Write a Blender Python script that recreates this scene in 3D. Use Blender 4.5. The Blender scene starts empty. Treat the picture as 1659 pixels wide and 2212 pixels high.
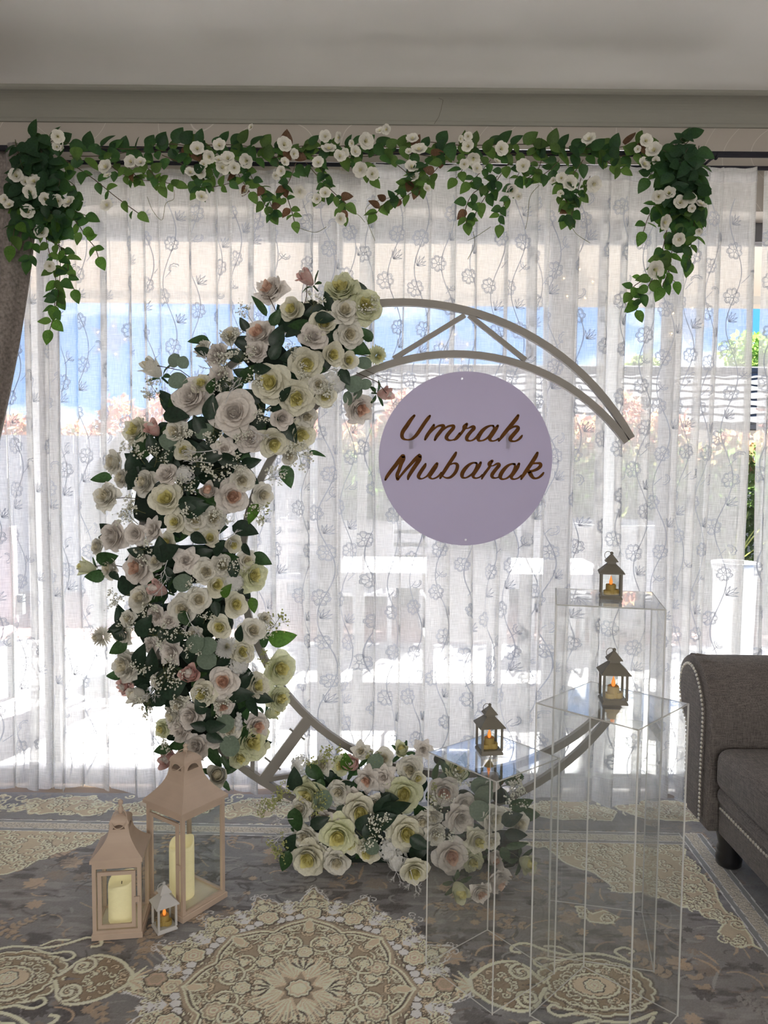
import bpy, bmesh, math, random
import numpy as np
from math import sin, cos, pi, radians, sqrt, atan2, hypot
from mathutils import Vector, Matrix, Quaternion

# ---------------------------------------------------------------- camera, world, sun, large lights, exposure
SC = bpy.context.scene
COL = SC.collection
FPX, CAM_H, PITCH, ROLL = 1650.0, 1.38, radians(3.68), radians(0.5)
cam_data = bpy.data.cameras.new('camera')
cam_data.sensor_fit = 'VERTICAL'
cam_data.sensor_height = 36.0
cam_data.lens = 36.0 * FPX / 2212.0
cam_data.clip_start = 0.05
cam = bpy.data.objects.new('camera', cam_data)
COL.objects.link(cam)
_f = Vector((0, cos(PITCH), -sin(PITCH)))
_r0, _u0 = Vector((1, 0, 0)), Vector((0, sin(PITCH), cos(PITCH)))
_r = _r0 * cos(ROLL) + _u0 * sin(ROLL)
_u = -_r0 * sin(ROLL) + _u0 * cos(ROLL)
_m = Matrix((( _r.x, _u.x, -_f.x, 0), (_r.y, _u.y, -_f.y, 0), (_r.z, _u.z, -_f.z, CAM_H), (0, 0, 0, 1)))
cam.matrix_world = _m
SC.camera = cam

def ray(px, py):
    a, b = (px - 829.5) / FPX, (1106 - py) / FPX
    return _f + _r * a + _u * b
def P(px, py, Y):                     # photograph pixel -> point of the vertical plane y = Y
    d = ray(px, py)
    return Vector((0, 0, CAM_H)) + d * (Y / d.y)
def G(px, py, z=0.0):                 # photograph pixel -> point of the horizontal plane z
    d = ray(px, py)
    return Vector((0, 0, CAM_H)) + d * ((z - CAM_H) / d.z)

SC.view_settings.view_transform = 'Standard'
SC.view_settings.look = 'None'
SC.view_settings.gamma = 1.0
SC.view_settings.use_curve_mapping = False
SC.view_settings.exposure = EXPOSURE = 3.3
SC.cycles.max_bounces = 8
SC.cycles.diffuse_bounces = 4
SC.cycles.glossy_bounces = 4
SC.cycles.transmission_bounces = 6
SC.cycles.transparent_max_bounces = 28
SC.cycles.sample_clamp_indirect = 6.0
SC.cycles.use_denoising = True

world = bpy.data.worlds.new('sky')
SC.world = world
world.use_nodes = True
_n, _l = world.node_tree.nodes, world.node_tree.links
_n.clear()
_tc = _n.new('ShaderNodeTexCoord')
_mp = _n.new('ShaderNodeMapping'); _mp.inputs['Scale'].default_value = (1.0, 1.0, 2.6); _mp.inputs['Location'].default_value = (0.9, 0.5, 0.35)
_nz = _n.new('ShaderNodeTexNoise'); _nz.inputs['Scale'].default_value = 2.6; _nz.inputs['Detail'].default_value = 7; _nz.inputs['Roughness'].default_value = 0.58
_cr = _n.new('ShaderNodeValToRGB'); _cr.color_ramp.elements[0].position = 0.52; _cr.color_ramp.elements[1].position = 0.68
_sx = _n.new('ShaderNodeSeparateXYZ')
_gr = _n.new('ShaderNodeValToRGB')
_gr.color_ramp.elements[0].position = 0.0; _gr.color_ramp.elements[0].color = (0.10, 0.42, 0.95, 1)
_gr.color_ramp.elements[1].position = 0.75; _gr.color_ramp.elements[1].color = (0.05, 0.24, 0.80, 1)
_mx = _n.new('ShaderNodeMix'); _mx.data_type = 'RGBA'
_mx.inputs[7].default_value = (2.1, 2.13, 2.18, 1)
_bg = _n.new('ShaderNodeBackground'); _bg.inputs['Strength'].default_value = 0.21
_ow = _n.new('ShaderNodeOutputWorld')
_l.new(_tc.outputs['Generated'], _mp.inputs['Vector']); _l.new(_mp.outputs[0], _nz.inputs['Vector'])
_l.new(_nz.outputs[0], _cr.inputs[0]); _l.new(_tc.outputs['Generated'], _sx.inputs[0]); _l.new(_sx.outputs['Z'], _gr.inputs[0])
_l.new(_cr.outputs[0], _mx.inputs[0]); _l.new(_gr.outputs[0], _mx.inputs[6]); _l.new(_mx.outputs[2], _bg.inputs['Color'])
_l.new(_bg.outputs[0], _ow.inputs[0])

sun_d = bpy.data.lights.new('sun', 'SUN'); sun_d.energy = 7.6; sun_d.angle = radians(1.2); sun_d.color = (1.0, 0.98, 0.96)
sun = bpy.data.objects.new('sun', sun_d); COL.objects.link(sun)
sun.rotation_euler = Vector((-0.25, -0.80, -0.68)).to_track_quat('-Z', 'Y').to_euler()   # high, from beyond the patio

def area(name, loc, aim, sx, sy, watts, col):
    d = bpy.data.lights.new(name, 'AREA'); d.shape = 'RECTANGLE'; d.size = sx; d.size_y = sy; d.energy = watts; d.color = col
    o = bpy.data.objects.new(name, d); COL.objects.link(o); o.location = loc
    o.rotation_euler = (Vector(aim) - Vector(loc)).to_track_quat('-Z', 'Y').to_euler()
    return o
# soft fill light added behind the camera; the rear wall has no opening
area('rear_fill_light', (0.2, -2.97, 1.45), (0.1, 3.0, 1.3), 3.4, 2.0, 10.5, (1.0, 0.96, 0.91))

# ---------------------------------------------------------------- helpers
rnd = random.Random(7)
class MB:
    def __init__(s): s.v, s.f = [], []
    def add(s, vs, fs):
        o = len(s.v); s.v += [tuple(v) for v in vs]; s.f += [tuple(i + o for i in f) for f in fs]; return s
    def box(s, x0, x1, y0, y1, z0, z1):
        return s.add([(x0,y0,z0),(x1,y0,z0),(x1,y1,z0),(x0,y1,z0),(x0,y0,z1),(x1,y0,z1),(x1,y1,z1),(x0,y1,z1)],
                     [(0,3,2,1),(4,5,6,7),(0,1,5,4),(1,2,6,5),(2,3,7,6),(3,0,4,7)])
    def tube(s, pts, r, n=6, closed=False, cap=True):
        pts = [Vector(p) for p in pts]; m = len(pts)
        rs = r if isinstance(r, (list, tuple)) else [r] * m
        vs, up = [], None
        for i, p in enumerate(pts):
            if closed: t = pts[(i + 1) % m] - pts[i - 1]
            else: t = pts[min(i + 1, m - 1)] - pts[max(i - 1, 0)]
            if t.length < 1e-9: t = Vector((0, 0, 1))
            t.normalize()
            if up is None:
                a = Vector((0, 0, 1)) if abs(t.z) < .9 else Vector((1, 0, 0))
                up = (a - t * a.dot(t)).normalized()
            else:
                up = up - t * up.dot(t)
                up = up.normalized() if up.length > 1e-6 else t.orthogonal().normalized()
            b = t.cross(up)
            for k in range(n):
                a = 2 * pi * k / n
                vs.append(p + (up * cos(a) + b * sin(a)) * rs[i])
        fs = []
        for i in range(m if closed else m - 1):
            j = (i + 1) % m
            for k in range(n):
                fs.append((i*n+k, i*n+(k+1)%n, j*n+(k+1)%n, j*n+k))
        if cap and not closed:
            fs.append(tuple(range(n))[::-1]); fs.append(tuple((m-1)*n+k for k in range(n)))
        return s.add(vs, fs)
    def lathe(s, prof, c=(0,0,0), n=20, cap=True):
        c = Vector(c); vs, fs = [], []
        for r, z in prof:
            for k in range(n):
                a = 2*pi*k/n; vs.append(c + Vector((r*cos(a), r*sin(a), z)))
        for i in range(len(prof)-1):
            for k in range(n):
                fs.append((i*n+k, i*n+(k+1)%n, (i+1)*n+(k+1)%n, (i+1)*n+k))
        if cap:
            fs.append(tuple(range(n))[::-1]); fs.append(tuple((len(prof)-1)*n+k for k in range(n)))
        return s.add(vs, fs)
    def ball(s, c, r, n=8, m=5):
        return s.lathe([(r*sin(pi*(i+.02)/(m+.04)), -r*cos(pi*(i+.02)/(m+.04))) for i in range(m+1)], c, n)
    def ico(s, c, r):
        t = 1.618; c = Vector(c); q = r/sqrt(1+t*t)
        vs = [(-1,t,0),(1,t,0),(-1,-t,0),(1,-t,0),(0,-1,t),(0,1,t),(0,-1,-t),(0,1,-t),(t,0,-1),(t,0,1),(-t,0,-1),(-t,0,1)]
        fs = [(0,11,5),(0,5,1),(0,1,7),(0,7,10),(0,10,11),(1,5,9),(5,11,4),(11,10,2),(10,7,6),(7,1,8),(3,9,4),(3,4,2),(3,2,6),(3,6,8),(3,8,9),(4,9,5),(2,4,11),(6,2,10),(8,6,7),(9,8,1)]
        return s.add([c + Vector(v)*q for v in vs], fs)
    def loft(s, rings, cap=True):      # rings: equal-length closed point lists
        n = len(rings[0]); vs = [p for r in rings for p in r]; fs = []
        for i in range(len(rings)-1):
            for k in range(n): fs.append((i*n+k, i*n+(k+1)%n, (i+1)*n+(k+1)%n, (i+1)*n+k))
        if cap: fs.append(tuple(range(n))[::-1]); fs.append(tuple((len(rings)-1)*n+k for k in range(n)))
        return s.add(vs, fs)
    def grid(s, rows):                 # rows of points -> quads
        n = len(rows[0]); fs = []
        for i in range(len(rows)-1):
            for k in range(n-1): fs.append((i*n+k, i*n+k+1, (i+1)*n+k+1, (i+1)*n+k))
        return s.add([p for r in rows for p in r], fs)
    def mesh(s, name, smooth=False, mat=None):
        me = bpy.data.meshes.new(name); me.from_pydata(s.v, [], s.f); me.update()
        if smooth: me.polygons.foreach_set('use_smooth', [True]*len(me.polygons))
        if mat: me.materials.append(mat)
        return me
def obj(name, me, mat=None, parent=None, loc=(0,0,0), smooth=False, bevel=0, **props):
    if isinstance(me, MB): me = me.mesh(name, smooth)
    if mat is not None and not me.materials: me.materials.append(mat)
    o = bpy.data.objects.new(name, me); COL.objects.link(o)
    if parent is not None:
        o.parent = parent
        o.location = loc
    else: o.location = loc
    if bevel:
        b = o.modifiers.new('bevel', 'BEVEL'); b.width = bevel; b.segments = 2; b.limit_method = 'ANGLE'
    for k, v in props.items(): o[k] = v
    return o
def thing(name, label, cat, loc=(0,0,0), rz=0.0, group=None):
    o = bpy.data.objects.new(name, None); COL.objects.link(o); o.location = loc; o.rotation_euler = (0,0,rz)
    o.empty_display_size = 0.05
    o['label'] = label; o['category'] = cat
    if group: o['group'] = group
    return o
def tag(o, label, cat, group=None):
    o['label'] = label; o['category'] = cat
    if group: o['group'] = group
    return o
def struct(name, me, mat, **k):
    o = obj(name, me, mat, **k); o['kind'] = 'structure'; return o
def copy_tree(o, parent=None):
    c = o.copy(); COL.objects.link(c); c.parent = parent
    for ch in [x for x in KIDS.get(o.name, [])]: copy_tree(ch, c)
    return c
KIDS = {}
def note_kids():
    KIDS.clear()
    for x in bpy.data.objects:
        if x.parent: KIDS.setdefault(x.parent.name, []).append(x)
def place(o, loc, face, spin, size):
    """local +Z to face, spun about it"""
    q = Vector(face).normalized().to_track_quat('Z', 'Y')
    o.rotation_mode = 'QUATERNION'
    o.rotation_quaternion = q @ Quaternion((0,0,1), spin)
    o.location = loc
    o.scale = (size,)*3 if not isinstance(size, tuple) else size

# ---------------------------------------------------------------- materials
def new_mat(name):
    m = bpy.data.materials.new(name); m.use_nodes = True
    nt = m.node_tree; nt.nodes.clear()
    out = nt.nodes.new('ShaderNodeOutputMaterial')
    return m, nt, nt.nodes, nt.links, out
def noise_col(nt, c, var=0.12, scale=30, detail=3, coords='Object', c2=None):
    n, l = nt.nodes, nt.links
    t = n.new('ShaderNodeTexCoord'); z = n.new('ShaderNodeTexNoise'); z.inputs['Scale'].default_value = scale; z.inputs['Detail'].default_value = detail
    l.new(t.outputs[coords], z.inputs['Vector'])
    r = n.new('ShaderNodeValToRGB'); r.color_ramp.elements[0].position = .3; r.color_ramp.elements[1].position = .7
    a = c2 if c2 else tuple(x*(1-var) for x in c)
    b = c if c2 else tuple(min(1, x*(1+var)) for x in c)
    r.color_ramp.elements[0].color = (*a, 1); r.color_ramp.elements[1].color = (*b, 1)
    l.new(z.outputs[0], r.inputs[0])
    return r.outputs[0], z.outputs[0]
def solid(name, c, rough=.6, var=.1, scale=30, metal=0, spec=.5, bump=0, c2=None, emit=None, sheen=0, coat=0, coords='Object'):
    m, nt, n, l, out = new_mat(name)
    b = n.new('ShaderNodeBsdfPrincipled')
    co, fac = noise_col(nt, c, var, scale, c2=c2, coords=coords)
    l.new(co, b.inputs['Base Color']); b.inputs['Roughness'].default_value = rough; b.inputs['Metallic'].default_value = metal
    b.inputs['Specular IOR Level'].default_value = spec; b.inputs['Sheen Weight'].default_value = sheen; b.inputs['Coat Weight'].default_value = coat
    if emit: b.inputs['Emission Color'].default_value = (*emit[:3], 1); b.inputs['Emission Strength'].default_value = emit[3]
    if bump:
        bp = n.new('ShaderNodeBump'); bp.inputs['Strength'].default_value = bump; bp.inputs['Distance'].default_value = .01
        l.new(fac, bp.inputs['Height']); l.new(bp.outputs[0], b.inputs['Normal'])
    l.new(b.outputs[0], out.inputs[0]); return m
def leafy(name, c, trans=.35, rough=.5, var=.25, scale=25, c2=None, tcol=None, spec=.3):
    """thin cloth, petal or leaf: reflects and lets light through"""
    m, nt, n, l, out = new_mat(name)
    co, fac = noise_col(nt, c, var, scale, c2=c2)
    oi = n.new('ShaderNodeObjectInfo'); hs = n.new('ShaderNodeHueSaturation')
    mr = n.new('ShaderNodeMapRange'); mr.inputs[3].default_value = 1 - var*.7; mr.inputs[4].default_value = 1 + var*.5
    l.new(oi.outputs['Random'], mr.inputs[0]); l.new(mr.outputs[0], hs.inputs['Value']); l.new(co, hs.inputs['Color'])
    b = n.new('ShaderNodeBsdfPrincipled'); l.new(hs.outputs[0], b.inputs['Base Color'])
    b.inputs['Roughness'].default_value = rough; b.inputs['Specular IOR Level'].default_value = spec
    t = n.new('ShaderNodeBsdfTranslucent')
    if tcol: t.inputs['Color'].default_value = (*tcol, 1)
    else: l.new(hs.outputs[0], t.inputs['Color'])
    mx = n.new('ShaderNodeMixShader'); mx.inputs[0].default_value = trans
    l.new(b.outputs[0], mx.inputs[1]); l.new(t.outputs[0], mx.inputs[2]); l.new(mx.outputs[0], out.inputs[0]); return m
def clear(name, tint=(1,1,1), ior=1.45, rough=0.0, haze=0.0, hcol=(.9,.9,.9)):
    m, nt, n, l, out = new_mat(name)
    t = n.new('ShaderNodeBsdfTransparent'); t.inputs['Color'].default_value = (*tint, 1)
    g = n.new('ShaderNodeBsdfGlossy'); g.inputs['Roughness'].default_value = rough
    r0 = ((ior-1)/(ior+1))**2*2                    # both faces of the sheet
    ge = n.new('ShaderNodeNewGeometry'); dt = n.new('ShaderNodeVectorMath'); dt.operation = 'DOT_PRODUCT'
    l.new(ge.outputs['Normal'], dt.inputs[0]); l.new(ge.outputs['Incoming'], dt.inputs[1])
    def mth(op, a, b):
        q = n.new('ShaderNodeMath'); q.operation = op
        for i, v in enumerate((a, b)):
            if v is None: continue
            if isinstance(v, (int, float)): q.inputs[i].default_value = v
            else: l.new(v, q.inputs[i])
        return q.outputs[0]
    k = mth('POWER', mth('SUBTRACT', 1.0, mth('ABSOLUTE', dt.outputs['Value'], None)), 5.0)
    frs = mth('ADD', mth('MULTIPLY', k, 1-r0), r0)
    mx = n.new('ShaderNodeMixShader'); l.new(frs, mx.inputs[0]); l.new(t.outputs[0], mx.inputs[1]); l.new(g.outputs[0], mx.inputs[2])
    last = mx
    if haze:
        d = n.new('ShaderNodeBsdfTranslucent'); d.inputs['Color'].default_value = (*hcol, 1)
        d2 = n.new('ShaderNodeBsdfDiffuse'); d2.inputs['Color'].default_value = (*hcol, 1)
        dm = n.new('ShaderNodeMixShader'); l.new(d.outputs[0], dm.inputs[1]); l.new(d2.outputs[0], dm.inputs[2])
        m2 = n.new('ShaderNodeMixShader'); m2.inputs[0].default_value = haze
        l.new(mx.outputs[0], m2.inputs[1]); l.new(dm.outputs[0], m2.inputs[2]); last = m2
    l.new(last.outputs[0], out.inputs[0]); return m
def sheer(name, opacity, col, weave=True, diffuse=.35):
    m, nt, n, l, out = new_mat(name)
    tr = n.new('ShaderNodeBsdfTransparent')
    tl = n.new('ShaderNodeBsdfTranslucent'); tl.inputs['Color'].default_value = (*col, 1)
    df = n.new('ShaderNodeBsdfDiffuse'); df.inputs['Color'].default_value = (*col, 1)
    m1 = n.new('ShaderNodeMixShader'); m1.inputs[0].default_value = diffuse; l.new(tl.outputs[0], m1.inputs[1]); l.new(df.outputs[0], m1.inputs[2])
    m2 = n.new('ShaderNodeMixShader'); m2.inputs[0].default_value = opacity
    if weave:
        uv = n.new('ShaderNodeUVMap')
        acc = None
        for sc, w in (((420, 22, 1), .5), ((22, 420, 1), .5)):
            mp = n.new('ShaderNodeMapping'); mp.inputs['Scale'].default_value = sc
            nz = n.new('ShaderNodeTexNoise'); nz.inputs['Scale'].default_value = 1; nz.inputs['Detail'].default_value = 2
            l.new(uv.outputs[0], mp.inputs[0]); l.new(mp.outputs[0], nz.inputs['Vector'])
            if acc is None: acc = nz.outputs[0]
            else:
                ad = n.new('ShaderNodeMath'); ad.operation = 'ADD'; l.new(acc, ad.inputs[0]); l.new(nz.outputs[0], ad.inputs[1]); acc = ad.outputs[0]
        mr = n.new('ShaderNodeMapRange'); mr.inputs[1].default_value = .65; mr.inputs[2].default_value = 1.35
        mr.inputs[3].default_value = opacity - .14; mr.inputs[4].default_value = opacity + .14
        l.new(acc, mr.inputs[0]); l.new(mr.outputs[0], m2.inputs[0])
    l.new(tr.outputs[0], m2.inputs[1]); l.new(m1.outputs[0], m2.inputs[2]); l.new(m2.outputs[0], out.inputs[0]); return m

M = {}
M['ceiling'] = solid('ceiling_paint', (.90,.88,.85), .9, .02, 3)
M['cornice'] = solid('cornice_shade_tone', (.34,.335,.29), .8, .02, 3)  # shade of the cove put into the colour, darker than the ceiling
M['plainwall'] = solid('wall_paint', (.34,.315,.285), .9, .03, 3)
M['floorboard'] = solid('floor_timber', (.30,.22,.15), .5, .2, 6)
M['frame_dark'] = solid('window_aluminium', (.16,.16,.17), .45, .08, 8)
M['glass'] = clear('window_glass', (.97,.98,.98), 1.25)
M['rod'] = solid('rod_metal', (.05,.05,.062), .85, .1, 20, spec=.04)
M['sheer'] = sheer('sheer_voile', .62, (.95,.95,.94))
M['hem'] = sheer('sheer_hem', .45, (.93,.93,.95))
M['thread'] = sheer('embroidery_thread', .85, (.52,.55,.62), weave=False, diffuse=.6)
M['drape'] = solid('drape_chenille', (.27,.235,.215), .95, .35, 90, sheen=.3, bump=.2)
# ---------------------------------------------------------------- the room shell
XL, XR, YB, YW, ZC = -2.35, 2.15, -3.0, 3.12, 2.815
HEAD, REVEAL = 2.394, 3.34
WX0, WX1 = -1.95, 2.0
struct('floor', MB().box(XL-.1, XR+.1, YB-.1, 3.36, -.08, -.014), M['floorboard'])
struct('ceiling', MB().box(XL-.1, XR+.1, YB-.1, 3.36, ZC, ZC+.1), M['ceiling'])
m, nt, n, l, out = new_mat('wallpaper')
b = n.new('ShaderNodeBsdfPrincipled'); b.inputs['Roughness'].default_value = .8
tc = n.new('ShaderNodeTexCoord'); nz = n.new('ShaderNodeTexNoise'); nz.inputs['Scale'].default_value = 2.2; nz.inputs['Detail'].default_value = 0
l.new(tc.outputs['Object'], nz.inputs['Vector'])
mth = n.new('ShaderNodeMath'); mth.operation = 'MULTIPLY'; mth.inputs[1].default_value = 9.0; l.new(nz.outputs[0], mth.inputs[0])
fr = n.new('ShaderNodeMath'); fr.operation = 'PINGPONG'; fr.inputs[1].default_value = .5; l.new(mth.outputs[0], fr.inputs[0])
lt = n.new('ShaderNodeMath'); lt.operation = 'LESS_THAN'; lt.inputs[1].default_value = .012; l.new(fr.outputs[0], lt.inputs[0])
mx = n.new('ShaderNodeMix'); mx.data_type = 'RGBA'; mx.inputs[6].default_value = (.50,.455,.40,1); mx.inputs[7].default_value = (.66,.62,.56,1)
l.new(lt.outputs[0], mx.inputs[0]); l.new(mx.outputs[2], b.inputs['Base Color']); l.new(b.outputs[0], out.inputs[0])
M['wallpaper'] = m
wb = MB()
wb.box(XL-.1, XR+.1, YW, REVEAL, HEAD, ZC)
wb.box(XL-.1, WX0, YW, REVEAL, -.05, HEAD)
wb.box(WX1, XR+.1, YW, REVEAL, -.05, HEAD)
struct('wall_back', wb, M['wallpaper'])
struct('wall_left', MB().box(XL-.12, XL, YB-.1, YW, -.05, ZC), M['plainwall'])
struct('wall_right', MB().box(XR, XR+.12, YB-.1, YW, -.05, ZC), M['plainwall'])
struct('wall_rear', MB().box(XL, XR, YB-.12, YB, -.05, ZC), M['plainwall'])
w2 = thing('rear_fill_frame', 'window-like frame added on the closed rear wall around the fill light', 'window', (.2, YB+.01, .42)); w2['kind'] = 'structure'  # frame added to go with the fill light; the wall behind is solid
fm = MB(); fm.box(-1.7,1.7,-.03,.03,0,.05); fm.box(-1.7,1.7,-.03,.03,1.99,2.04); fm.box(-1.7,-1.65,-.03,.03,.05,1.99); fm.box(1.65,1.7,-.03,.03,.05,1.99); fm.box(-.025,.025,-.03,.0,.05,1.99)
obj('added_frame', fm, M['frame_dark'], w2)
# coved cornice swept along the window wall and the side walls
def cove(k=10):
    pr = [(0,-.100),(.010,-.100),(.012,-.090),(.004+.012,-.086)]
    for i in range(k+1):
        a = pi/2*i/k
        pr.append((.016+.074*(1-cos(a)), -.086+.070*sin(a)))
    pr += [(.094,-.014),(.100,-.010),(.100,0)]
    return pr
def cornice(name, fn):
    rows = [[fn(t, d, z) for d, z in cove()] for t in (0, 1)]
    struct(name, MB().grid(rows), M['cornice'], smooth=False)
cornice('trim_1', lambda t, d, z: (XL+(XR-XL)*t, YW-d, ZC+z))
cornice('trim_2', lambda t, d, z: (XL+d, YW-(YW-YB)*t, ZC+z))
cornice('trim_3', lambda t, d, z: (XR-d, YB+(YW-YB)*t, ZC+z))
# sliding door set
w1 = thing('window_1', 'dark aluminium sliding glass doors behind the sheer curtains', 'window', (0, 3.30, 0)); w1['kind'] = 'structure'
def wbox(name, x0, x1, z0, z1, y0=-.035, y1=.035, mat='frame_dark'): return obj(name, MB().box(x0, x1, y0, y1, z0, z1), M[mat], w1, bevel=.003)
wbox('head_rail', WX0, WX1, HEAD-.078, HEAD); wbox('sill_rail', WX0, WX1, -.03, .03)
posts = [(WX0, WX0+.06), (-1.47,-1.405), (-.285,-.185), (.70,.803), (1.185,1.25), (WX1-.06, WX1)]
for a, c in posts: wbox('stile', a, c, .03, HEAD-.078)
for i in range(len(posts)-1):
    wbox('pane', posts[i][1], posts[i+1][0], .03, HEAD-.078, .006, .010, 'glass')
hb = MB(); hb.box(1.19,1.225,-.075,-.035,1.40,1.44); hb.box(1.19,1.225,-.075,-.035,1.54,1.58); hb.box(1.19,1.225,-.09,-.065,1.385,1.595)
obj('handle', hb, M['frame_dark'], w1, bevel=.006)

# ---------------------------------------------------------------- rug (colours woven into the pile, carved relief)
def make_rug():
    X0, X1, Y0, Y1, S = -1.62, 1.74, 1.62, 3.10, .0031
    W, H = int((X1-X0)/S)+1, int((Y1-Y0)/S)+1
    xs = X0 + np.arange(W)*S; ys = Y0 + np.arange(H)*S
    XX, YY = np.meshgrid(xs, ys)
    rg = np.random.RandomState(3)
    def vnoise(sx, sy, seed, octs=3):
        r = np.random.RandomState(seed); o = np.zeros((H, W)); amp, tot = 1.0, 0
        for k in range(octs):
            gx, gy = (XX-X0)/sx*(2**k), (YY-Y0)/sy*(2**k)
            nx, ny = int(gx.max())+3, int(gy.max())+3
            t = r.rand(ny, nx); i, j = gy.astype(int), gx.astype(int); fy, fx = gy-i, gx-j
            fy = fy*fy*(3-2*fy); fx = fx*fx*(3-2*fx)
            o += amp*((t[i,j]*(1-fx)+t[i,j+1]*fx)*(1-fy)+(t[i+1,j]*(1-fx)+t[i+1,j+1]*fx)*fy)
            tot += amp; amp *= .55
        return o/tot
    C = np.zeros((H, W, 3)); Z = np.zeros((H, W))
    grey, blue, tan, dark = [np.array(c) for c in ((.205,.185,.168),(.168,.176,.188),(.44,.325,.22),(.065,.056,.055))]
    a = vnoise(.5,.35,1)[...,None]; C[:] = grey*(1-a)+blue*a
    d = np.clip((vnoise(.07,.035,2)-.52)*7,0,1)[...,None]; C = C*(1-d*.75)+dark*d*.75
    e = np.clip((vnoise(.10,.022,5)-.58)*7,0,1)[...,None]; C = C*(1-e*.4)+np.array((.34,.33,.33))*e*.4
    def stamp(pts, w, col, mix=1.0, h=0.0):
        """draw a stroke of half-width w (m) along points"""
        pts = np.asarray(pts, float)
        seg = np.hypot(*np.diff(pts, axis=0).T); n = np.maximum(1, (seg/(S*.7)).astype(int))
        P_ = np.concatenate([np.linspace(pts[i], pts[i+1], n[i], endpoint=False) for i in range(len(n))]+[pts[-1:]])
        ws = np.broadcast_to(w, (len(pts),)).astype(float)
        Wd = np.concatenate([np.linspace(ws[i], ws[i+1], n[i], endpoint=False) for i in range(len(n))]+[ws[-1:]])
        ci, cj = (P_[:,1]-Y0)/S, (P_[:,0]-X0)/S
        R = int(Wd.max()/S)+1
        msk = np.zeros((H, W), bool) if len(P_) > 4000 else None
        ii, jj = [], []
        for di in range(-R, R+1):
            for dj in range(-R, R+1):
                k_i, k_j = np.rint(ci).astype(int)+di, np.rint(cj).astype(int)+dj
                ok = ((k_i-ci)**2+(k_j-cj)**2 <= (Wd/S)**2) & (k_i >= 0)&(k_i < H)&(k_j >= 0)&(k_j < W)
                ii.append(k_i[ok]); jj.append(k_j[ok])
        ii, jj = np.concatenate(ii), np.concatenate(jj)
        if len(ii):
            u = np.unique(ii*W+jj); ii, jj = u//W, u%W
            C[ii,jj] = C[ii,jj]*(1-mix)+np.array(col)*mix; Z[ii,jj] = h
    def fill(poly, col, mix=1.0, h=0.0):
        poly = np.asarray(poly, float)
        j0, j1 = int((poly[:,0].min()-X0)/S), int((poly[:,0].max()-X0)/S)+2
        i0, i1 = int((poly[:,1].min()-Y0)/S), int((poly[:,1].max()-Y0)/S)+2
        i0, j0, i1, j1 = max(i0,0), max(j0,0), min(i1,H), min(j1,W)
        if i1 <= i0 or j1 <= j0: return
        x, y = XX[i0:i1,j0:j1], YY[i0:i1,j0:j1]; ins = np.zeros(x.shape, bool)
        for k in range(len(poly)):
            (xa, ya), (xb, yb) = poly[k-1], poly[k]
            if ya == yb: continue
            c = ((ya > y) != (yb > y)) & (x < (xb-xa)*(y-ya)/(yb-ya)+xa); ins ^= c
        s = C[i0:i1,j0:j1]; s[ins] = s[ins]*(1-mix)+np.array(col)*mix; Z[i0:i1,j0:j1][ins] = h
    cream, cream2, tan2, brown, white, pink = (.76,.66,.49),(.57,.48,.345),(.38,.31,.22),(.10,.08,.062),(.74,.73,.71),(.51,.38,.29)
    def catm(pts, k=5):
        pts = [np.array(p, float) for p in pts]; o_ = []
        for i in range(len(pts)-1):
            p0, p1, p2, p3 = pts[max(i-1,0)], pts[i], pts[i+1], pts[min(i+2,len(pts)-1)]
            for t in np.arange(k)/k: o_.append(.5*((2*p1)+(-p0+p2)*t+(2*p0-5*p1+4*p2-p3)*t*t+(-p0+3*p1-3*p2+p3)*t**3))
        return np.array(o_+[pts[-1]])
    # faded leaf sprays in the field
    def leafblob(cx, cy, r, a0, col, mix):
        th = np.linspace(0, 2*pi, 46); q = r*(.58+.30*np.abs(np.sin(3.5*th))+.12*np.sin(11*th+a0))
        fill(np.c_[cx+q*np.cos(th+a0)*1.1, cy+q*np.sin(th+a0)], col, mix)
    for k in range(520):
        cx, cy = rg.uniform(X0,X1), rg.uniform(Y0,Y1); r = rg.uniform(.012,.042); t = rg.rand()
        col = [tan, np.array((.25,.20,.155)), np.array((.23,.225,.22)), dark][int(t*3.99)]
        leafblob(cx, cy, r, rg.uniform(0,6), col, rg.uniform(.5,.85))
    for k in range(900):
        cx, cy = rg.uniform(X0,X1), rg.uniform(Y0,Y1); a0 = rg.uniform(0,6.3); L = rg.uniform(.03,.11); t = np.linspace(0,1,10)
        bend = rg.uniform(-1.5,1.5)
        pts = np.c_[cx+L*t*np.cos(a0+bend*t), cy+L*t*np.sin(a0+bend*t)*.8]
        stamp(pts, .0022+.003*np.sin(pi*t)*rg.rand(), [tan, dark, np.array((.30,.29,.285)), np.array((.17,.14,.12))][rg.randint(4)], rg.uniform(.45,.85))
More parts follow.
